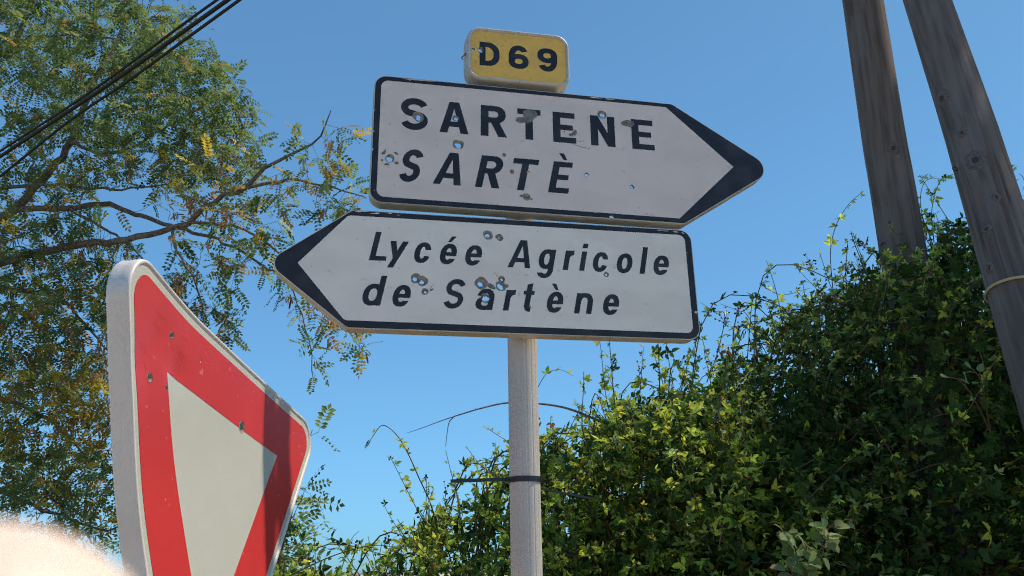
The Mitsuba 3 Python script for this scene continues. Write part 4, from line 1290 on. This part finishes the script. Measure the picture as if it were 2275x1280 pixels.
bramble('yellow-green bramble just right of the sign post with berries along its top', xs(1140), xs(1620), 290, 4500, 37, 0.55,
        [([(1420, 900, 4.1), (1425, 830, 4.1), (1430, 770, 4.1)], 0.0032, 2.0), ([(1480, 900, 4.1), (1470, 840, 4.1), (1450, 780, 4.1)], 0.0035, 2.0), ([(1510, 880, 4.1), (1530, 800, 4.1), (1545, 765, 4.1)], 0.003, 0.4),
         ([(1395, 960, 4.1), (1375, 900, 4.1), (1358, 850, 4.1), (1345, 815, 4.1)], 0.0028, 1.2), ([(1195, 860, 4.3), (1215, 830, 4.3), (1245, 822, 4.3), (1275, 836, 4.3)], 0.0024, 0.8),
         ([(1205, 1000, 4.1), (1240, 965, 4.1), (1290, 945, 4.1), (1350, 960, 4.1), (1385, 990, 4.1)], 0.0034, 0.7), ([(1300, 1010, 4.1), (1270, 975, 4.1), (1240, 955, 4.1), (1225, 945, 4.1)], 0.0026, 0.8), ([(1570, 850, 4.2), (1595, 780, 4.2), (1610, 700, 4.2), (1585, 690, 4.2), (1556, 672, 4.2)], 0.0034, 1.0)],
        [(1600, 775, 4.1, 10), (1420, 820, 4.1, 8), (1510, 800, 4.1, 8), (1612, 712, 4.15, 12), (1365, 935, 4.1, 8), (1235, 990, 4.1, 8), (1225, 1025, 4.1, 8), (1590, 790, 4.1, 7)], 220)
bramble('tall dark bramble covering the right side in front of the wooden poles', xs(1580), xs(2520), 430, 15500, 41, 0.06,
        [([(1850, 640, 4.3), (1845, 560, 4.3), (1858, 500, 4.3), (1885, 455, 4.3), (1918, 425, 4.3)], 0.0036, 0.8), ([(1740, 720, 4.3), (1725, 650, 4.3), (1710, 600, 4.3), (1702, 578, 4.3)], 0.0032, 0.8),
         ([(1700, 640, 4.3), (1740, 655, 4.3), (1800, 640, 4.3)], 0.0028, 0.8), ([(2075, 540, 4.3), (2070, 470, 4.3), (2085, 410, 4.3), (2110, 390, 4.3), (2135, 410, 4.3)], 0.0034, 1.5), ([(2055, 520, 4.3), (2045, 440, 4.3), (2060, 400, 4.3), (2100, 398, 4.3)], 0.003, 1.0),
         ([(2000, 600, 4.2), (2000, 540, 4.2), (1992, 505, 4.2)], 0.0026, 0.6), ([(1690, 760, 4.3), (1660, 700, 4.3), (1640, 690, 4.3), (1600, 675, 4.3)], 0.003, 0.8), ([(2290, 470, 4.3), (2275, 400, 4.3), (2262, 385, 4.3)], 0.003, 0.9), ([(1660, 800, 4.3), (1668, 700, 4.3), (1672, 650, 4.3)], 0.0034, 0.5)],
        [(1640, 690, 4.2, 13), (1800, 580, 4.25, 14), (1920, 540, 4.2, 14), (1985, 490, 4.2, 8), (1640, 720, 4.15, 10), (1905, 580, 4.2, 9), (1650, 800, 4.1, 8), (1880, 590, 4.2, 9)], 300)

# the dry thorny cane arching over behind the post
t = thing('dead_cane', 'dry leafless thorny cane arching behind the sign post across the blue sky', 'cane')
c = spline([at(1420, 985, 4.75), at(1360, 950, 4.6), at(1300, 922, 4.5), at(1250, 905, 4.44), at(1195, 897, 4.4), at(1130, 895, 4.37), at(1070, 907, 4.34), at(1010, 925, 4.32)], 10)
rr = np.linspace(0.0078, 0.0034, len(c))
rngc = np.random.default_rng(3)
obj('stem', mikit.ply(tube(c, rr, 7), 'mat_dry_cane', smooth=True), t)
obj('twig', mikit.ply(tube(spline([c[-1], at(980, 935, 4.31), at(940, 950, 4.30), at(905, 962, 4.29)], 6), np.linspace(0.0030, 0.0013, 19), 5), 'mat_dry_cane', smooth=True), t)
obj('twig', mikit.ply(tube(spline([c[-1], at(998, 938, 4.32), at(993, 965, 4.32), at(990, 992, 4.32)], 6), np.linspace(0.0030, 0.0014, 19), 5), 'mat_dry_cane', smooth=True), t)
obj('twig', mikit.ply(tube(spline([c[10], at(1322, 905, 4.5), at(1318, 890, 4.5)], 5), np.linspace(0.002, 0.001, 11), 5), 'mat_dry_cane', smooth=True), t)
for i in range(2, len(c) - 2, 2):
    tg = c[i + 1] - c[i]
    tg /= np.linalg.norm(tg)
    s = rngc.normal(0, 1, 3)
    s -= tg * (s @ tg)
    s /= np.linalg.norm(s)
    cone = tube([c[i] - tg * 0.001, c[i] + s * 0.006 + tg * 0.002, c[i] + s * 0.0105 + tg * 0.005], [0.0022, 0.0011, 0.0002], 5)
    obj('thorn', mikit.ply(cone, 'mat_dry_cane', smooth=40), t)
lv, lf = leaflet(3, 1.3, 0.5, -0.6)
for k in range(5):
    M = frames(rngc.normal(0, 0.6, (1, 3)) + [[0, 0, -0.6]], rngc.normal(0, 1, (1, 3))) * 0.03
    v, f, cc = place(lv * [1, 0.55, 1], lf, M, (c[8 + k % 3] + rngc.normal(0, 0.01, 3))[None], np.array([[0.10, 0.04, 0.035]]))
    obj('dry_leaf', mikit.ply((v, f), 'mat_pod', color=cc), t)

# broad-leaved shoots growing out in front of the thicket
def broad(label, stems, n, size, seed, col):
    rng = np.random.default_rng(seed)
    t = thing('broad_leaved_shoot', label, 'plant')
    lv, lf = leaflet(9, 1.3, 0.16, -0.22, 0.62)
    wob = 1 + 0.10 * np.sin(lv[:, 0] * 40)
    lv = lv * np.stack([np.ones(len(lv)), 0.86 * wob, np.ones(len(lv))], 1)
    for pts in stems:
        c = spline([at(*p) for p in pts], 8)
        obj('stem', mikit.ply(tube(c, np.linspace(0.0035, 0.0015, len(c)), 6), 'mat_cane', smooth=True), t)
        L = np.linspace(0.5, 1, n)
        for k, s in enumerate(L):
            i = min(int(s * (len(c) - 1)), len(c) - 2)
            tg = c[i + 1] - c[i]
            tg /= np.linalg.norm(tg)
            d = tg * 0.35 + rng.normal(0, 0.75, 3) * [1, 0.45, 0.6] + np.array([0, -0.35, 0.0])
            M = frames(d[None], (rng.normal(0, 0.3, 3) + [0.35, -0.75, 0.75])[None]) * (size * rng.uniform(0.7, 1.15))
            p = c[i] + d / np.linalg.norm(d) * 0.018
            v, f, cc = place(lv, lf, M, p[None], tint(col, 0.12, 1, rng))
            obj('leaf', mikit.ply((v, f), 'mat_bramble_leaf', color=cc, smooth=True), t)
            obj('leaf_stalk', mikit.ply(tube([c[i], p], 0.0012, 4), 'mat_cane'), t)
    return t


PALE = [(0.22, 0.29, 0.12), (0.18, 0.25, 0.10), (0.26, 0.32, 0.16)]
broad('pale broad-leaved shoot at the bottom in front of the dark bramble', [[(1790, 1420, 3.0), (1775, 1290, 2.95), (1765, 1215, 2.92), (1738, 1178, 2.9)], [(1790, 1420, 3.0), (1800, 1290, 2.93), (1825, 1215, 2.9), (1845, 1165, 2.88)], [(1790, 1420, 3.0), (1775, 1320, 2.92), (1755, 1262, 2.9)], [(1790, 1420, 3.0), (1790, 1300, 2.9), (1792, 1205, 2.86)]], 17, 0.043, 51, PALE)
broad('sunlit whitish leaves of a shoot at the right, beside the leaning pole', [[(2200, 960, 3.6), (2160, 880, 3.3), (2130, 845, 3.25), (2105, 838, 3.22)], [(2200, 960, 3.6), (2180, 850, 3.3), (2160, 820, 3.25)]], 4, 0.046, 53, [(0.24, 0.30, 0.14), (0.18, 0.25, 0.10)])


# the tree beyond the right edge: only its shade reaches into the view
rng = np.random.default_rng(77)
t = thing('shade_tree', 'leafy tree just beyond the right edge that shades the poles and the dark bramble', 'tree')
tb = np.array([5.9, 5.6, 0.0])
tc = [tb, tb + [0.0, -0.1, 2.5], tb + [-0.2, -0.3, 4.6], tb + [-0.4, -0.5, 6.6]]
obj('trunk', mikit.ply(tube(spline(tc, 8), np.linspace(0.17, 0.07, 25), 12), 'mat_bark', smooth=True), t)
ctr = np.array([5.55, 4.7, 7.2])
hb = []
for k in range(16):
    a = rng.normal(0, 1, 3)
    a /= np.linalg.norm(a)
    e = ctr + a * [0.9, 1.0, 1.0]
    s0 = tb + (np.array(tc[3]) - tb) * rng.uniform(0.6, 0.98)
    obj('branch', mikit.ply(tube(spline([s0, (s0 + e) / 2 + [0, 0, 0.25], e], 6), np.linspace(0.04, 0.008, 13), 6), 'mat_bark', smooth=True), t)
    hb.append(e)
n = 9500
q = rng.normal(0, 1, (n, 3))
q = q / np.linalg.norm(q, axis=1, keepdims=True) * rng.uniform(0, 1, (n, 1)) ** 0.4
pp = ctr + q * [1.5, 1.4, 1.6]
pp += 0.5 * (np.stack([meshkit.fbm(pp * 1.1 + k * 9, 3) for k in range(3)], 1) - 0.5)
keep = meshkit.fbm(pp * 1.3, 3, 4) > 0.38
pp = pp[keep]
n = len(pp)
grow_leaves(t, 'bramble', pp, rng.normal(0, 1, (n, 3)), rng.uniform(0.10, 0.17, n), tint([(0.05, 0.09, 0.02), (0.04, 0.075, 0.02)], 0.2, n, rng), 'mat_bramble_leaf', rng, 0, 0.6)

# ---------------------------------------------------------------- the hand that holds the camera: one fingertip strays in front of the lens
def cam_pt(r, u, f):
    return EYE + RT * r + UP * u + FW * f


def hull(a, ra, b, rb, n=40):
    return m3.Manifold.batch_hull([m3.Manifold.sphere(ra, n).translate(tuple(a)), m3.Manifold.sphere(rb, n).translate(tuple(b))])


def chain(pts, rs):
    return [hull(pts[i], rs[i], pts[i + 1], rs[i + 1]) for i in range(len(pts) - 1)]


K = [cam_pt(-0.108, -0.074, -0.020), cam_pt(-0.110, -0.094, -0.014), cam_pt(-0.112, -0.113, -0.012), cam_pt(-0.113, -0.131, -0.014)]
wrist = cam_pt(-0.145, -0.150, -0.085)
bones = chain([K[0], cam_pt(-0.076, -0.054, 0.013), cam_pt(-0.044, -0.0330, 0.0270), cam_pt(-0.0199, -0.0160, 0.0300)], [0.0105, 0.0094, 0.0086, 0.0076])
bones += chain([K[1], cam_pt(-0.080, -0.080, 0.018), cam_pt(-0.048, -0.070, 0.025), cam_pt(-0.027, -0.066, 0.022)], [0.0108, 0.0096, 0.0088, 0.0076])
bones += chain([K[2], cam_pt(-0.082, -0.103, 0.016), cam_pt(-0.052, -0.095, 0.023), cam_pt(-0.032, -0.090, 0.020)], [0.0104, 0.0092, 0.0084, 0.0072])
bones += chain([K[3], cam_pt(-0.088, -0.123, 0.010), cam_pt(-0.064, -0.118, 0.016), cam_pt(-0.046, -0.115, 0.014)], [0.0094, 0.0082, 0.0074, 0.0064])
bones += chain([cam_pt(-0.130, -0.118, -0.060), cam_pt(-0.100, -0.088, -0.062), cam_pt(-0.074, -0.066, -0.052), cam_pt(-0.052, -0.056, -0.044)], [0.0150, 0.0118, 0.0100, 0.0084])
for k in K:
    bones.append(hull(k, 0.0115, wrist, 0.020))
bones.append(m3.Manifold.batch_hull([m3.Manifold.sphere(0.0108, 16).translate(tuple(k)) for k in K] + [m3.Manifold.sphere(0.018, 16).translate(tuple(wrist))]))
bones += chain([wrist, cam_pt(-0.200, -0.290, -0.260)], [0.0245, 0.041])
body = bones[0]
for b in bones[1:]:
    body = body + b
body = body.refine_to_length(0.002)
mm = body.to_mesh()
hm = trimesh.Trimesh(mm.vert_properties[:, :3], mm.tri_verts, process=True)
hm = trimesh.smoothing.filter_taubin(hm, iterations=12)
t = thing('hand', 'fingertip of a hand, blurred and pink in the bottom left corner', 'hand')
obj('skin', mikit.ply(hm, 'mat_skin', smooth=True), t)
for tip, prev, r in ((cam_pt(-0.0199, -0.0160, 0.0300), cam_pt(-0.044, -0.0330, 0.0270), 0.0076), (cam_pt(-0.027, -0.066, 0.022), cam_pt(-0.048, -0.070, 0.025), 0.0076), (cam_pt(-0.032, -0.090, 0.020), cam_pt(-0.052, -0.095, 0.023), 0.0072), (cam_pt(-0.046, -0.115, 0.014), cam_pt(-0.064, -0.118, 0.016), 0.0064)):
    ax = (tip - prev) / np.linalg.norm(tip - prev)
    n_ = FW - ax * (FW @ ax)
    n_ /= np.linalg.norm(n_)
    s_ = np.cross(ax, n_)
    g_ = []
    for i in np.linspace(-1.0, 0.62, 7):
        for j in np.linspace(-0.75, 0.75, 9):
            rr_ = r * (math.sqrt(1 - max(0, i) ** 2) * 0.97) + 0.0001
            g_.append(tip + ax * i * r + rr_ * (math.cos(j) * n_ + math.sin(j) * s_))
    ii_, jj_ = np.meshgrid(np.arange(6), np.arange(8), indexing='ij')
    fq = np.stack([ii_ * 9 + jj_, ii_ * 9 + jj_ + 1, (ii_ + 1) * 9 + jj_ + 1, (ii_ + 1) * 9 + jj_], -1).reshape(-1, 4)
    obj('fingernail', mikit.ply((np.array(g_), fq), 'mat_nail', smooth=True), t)
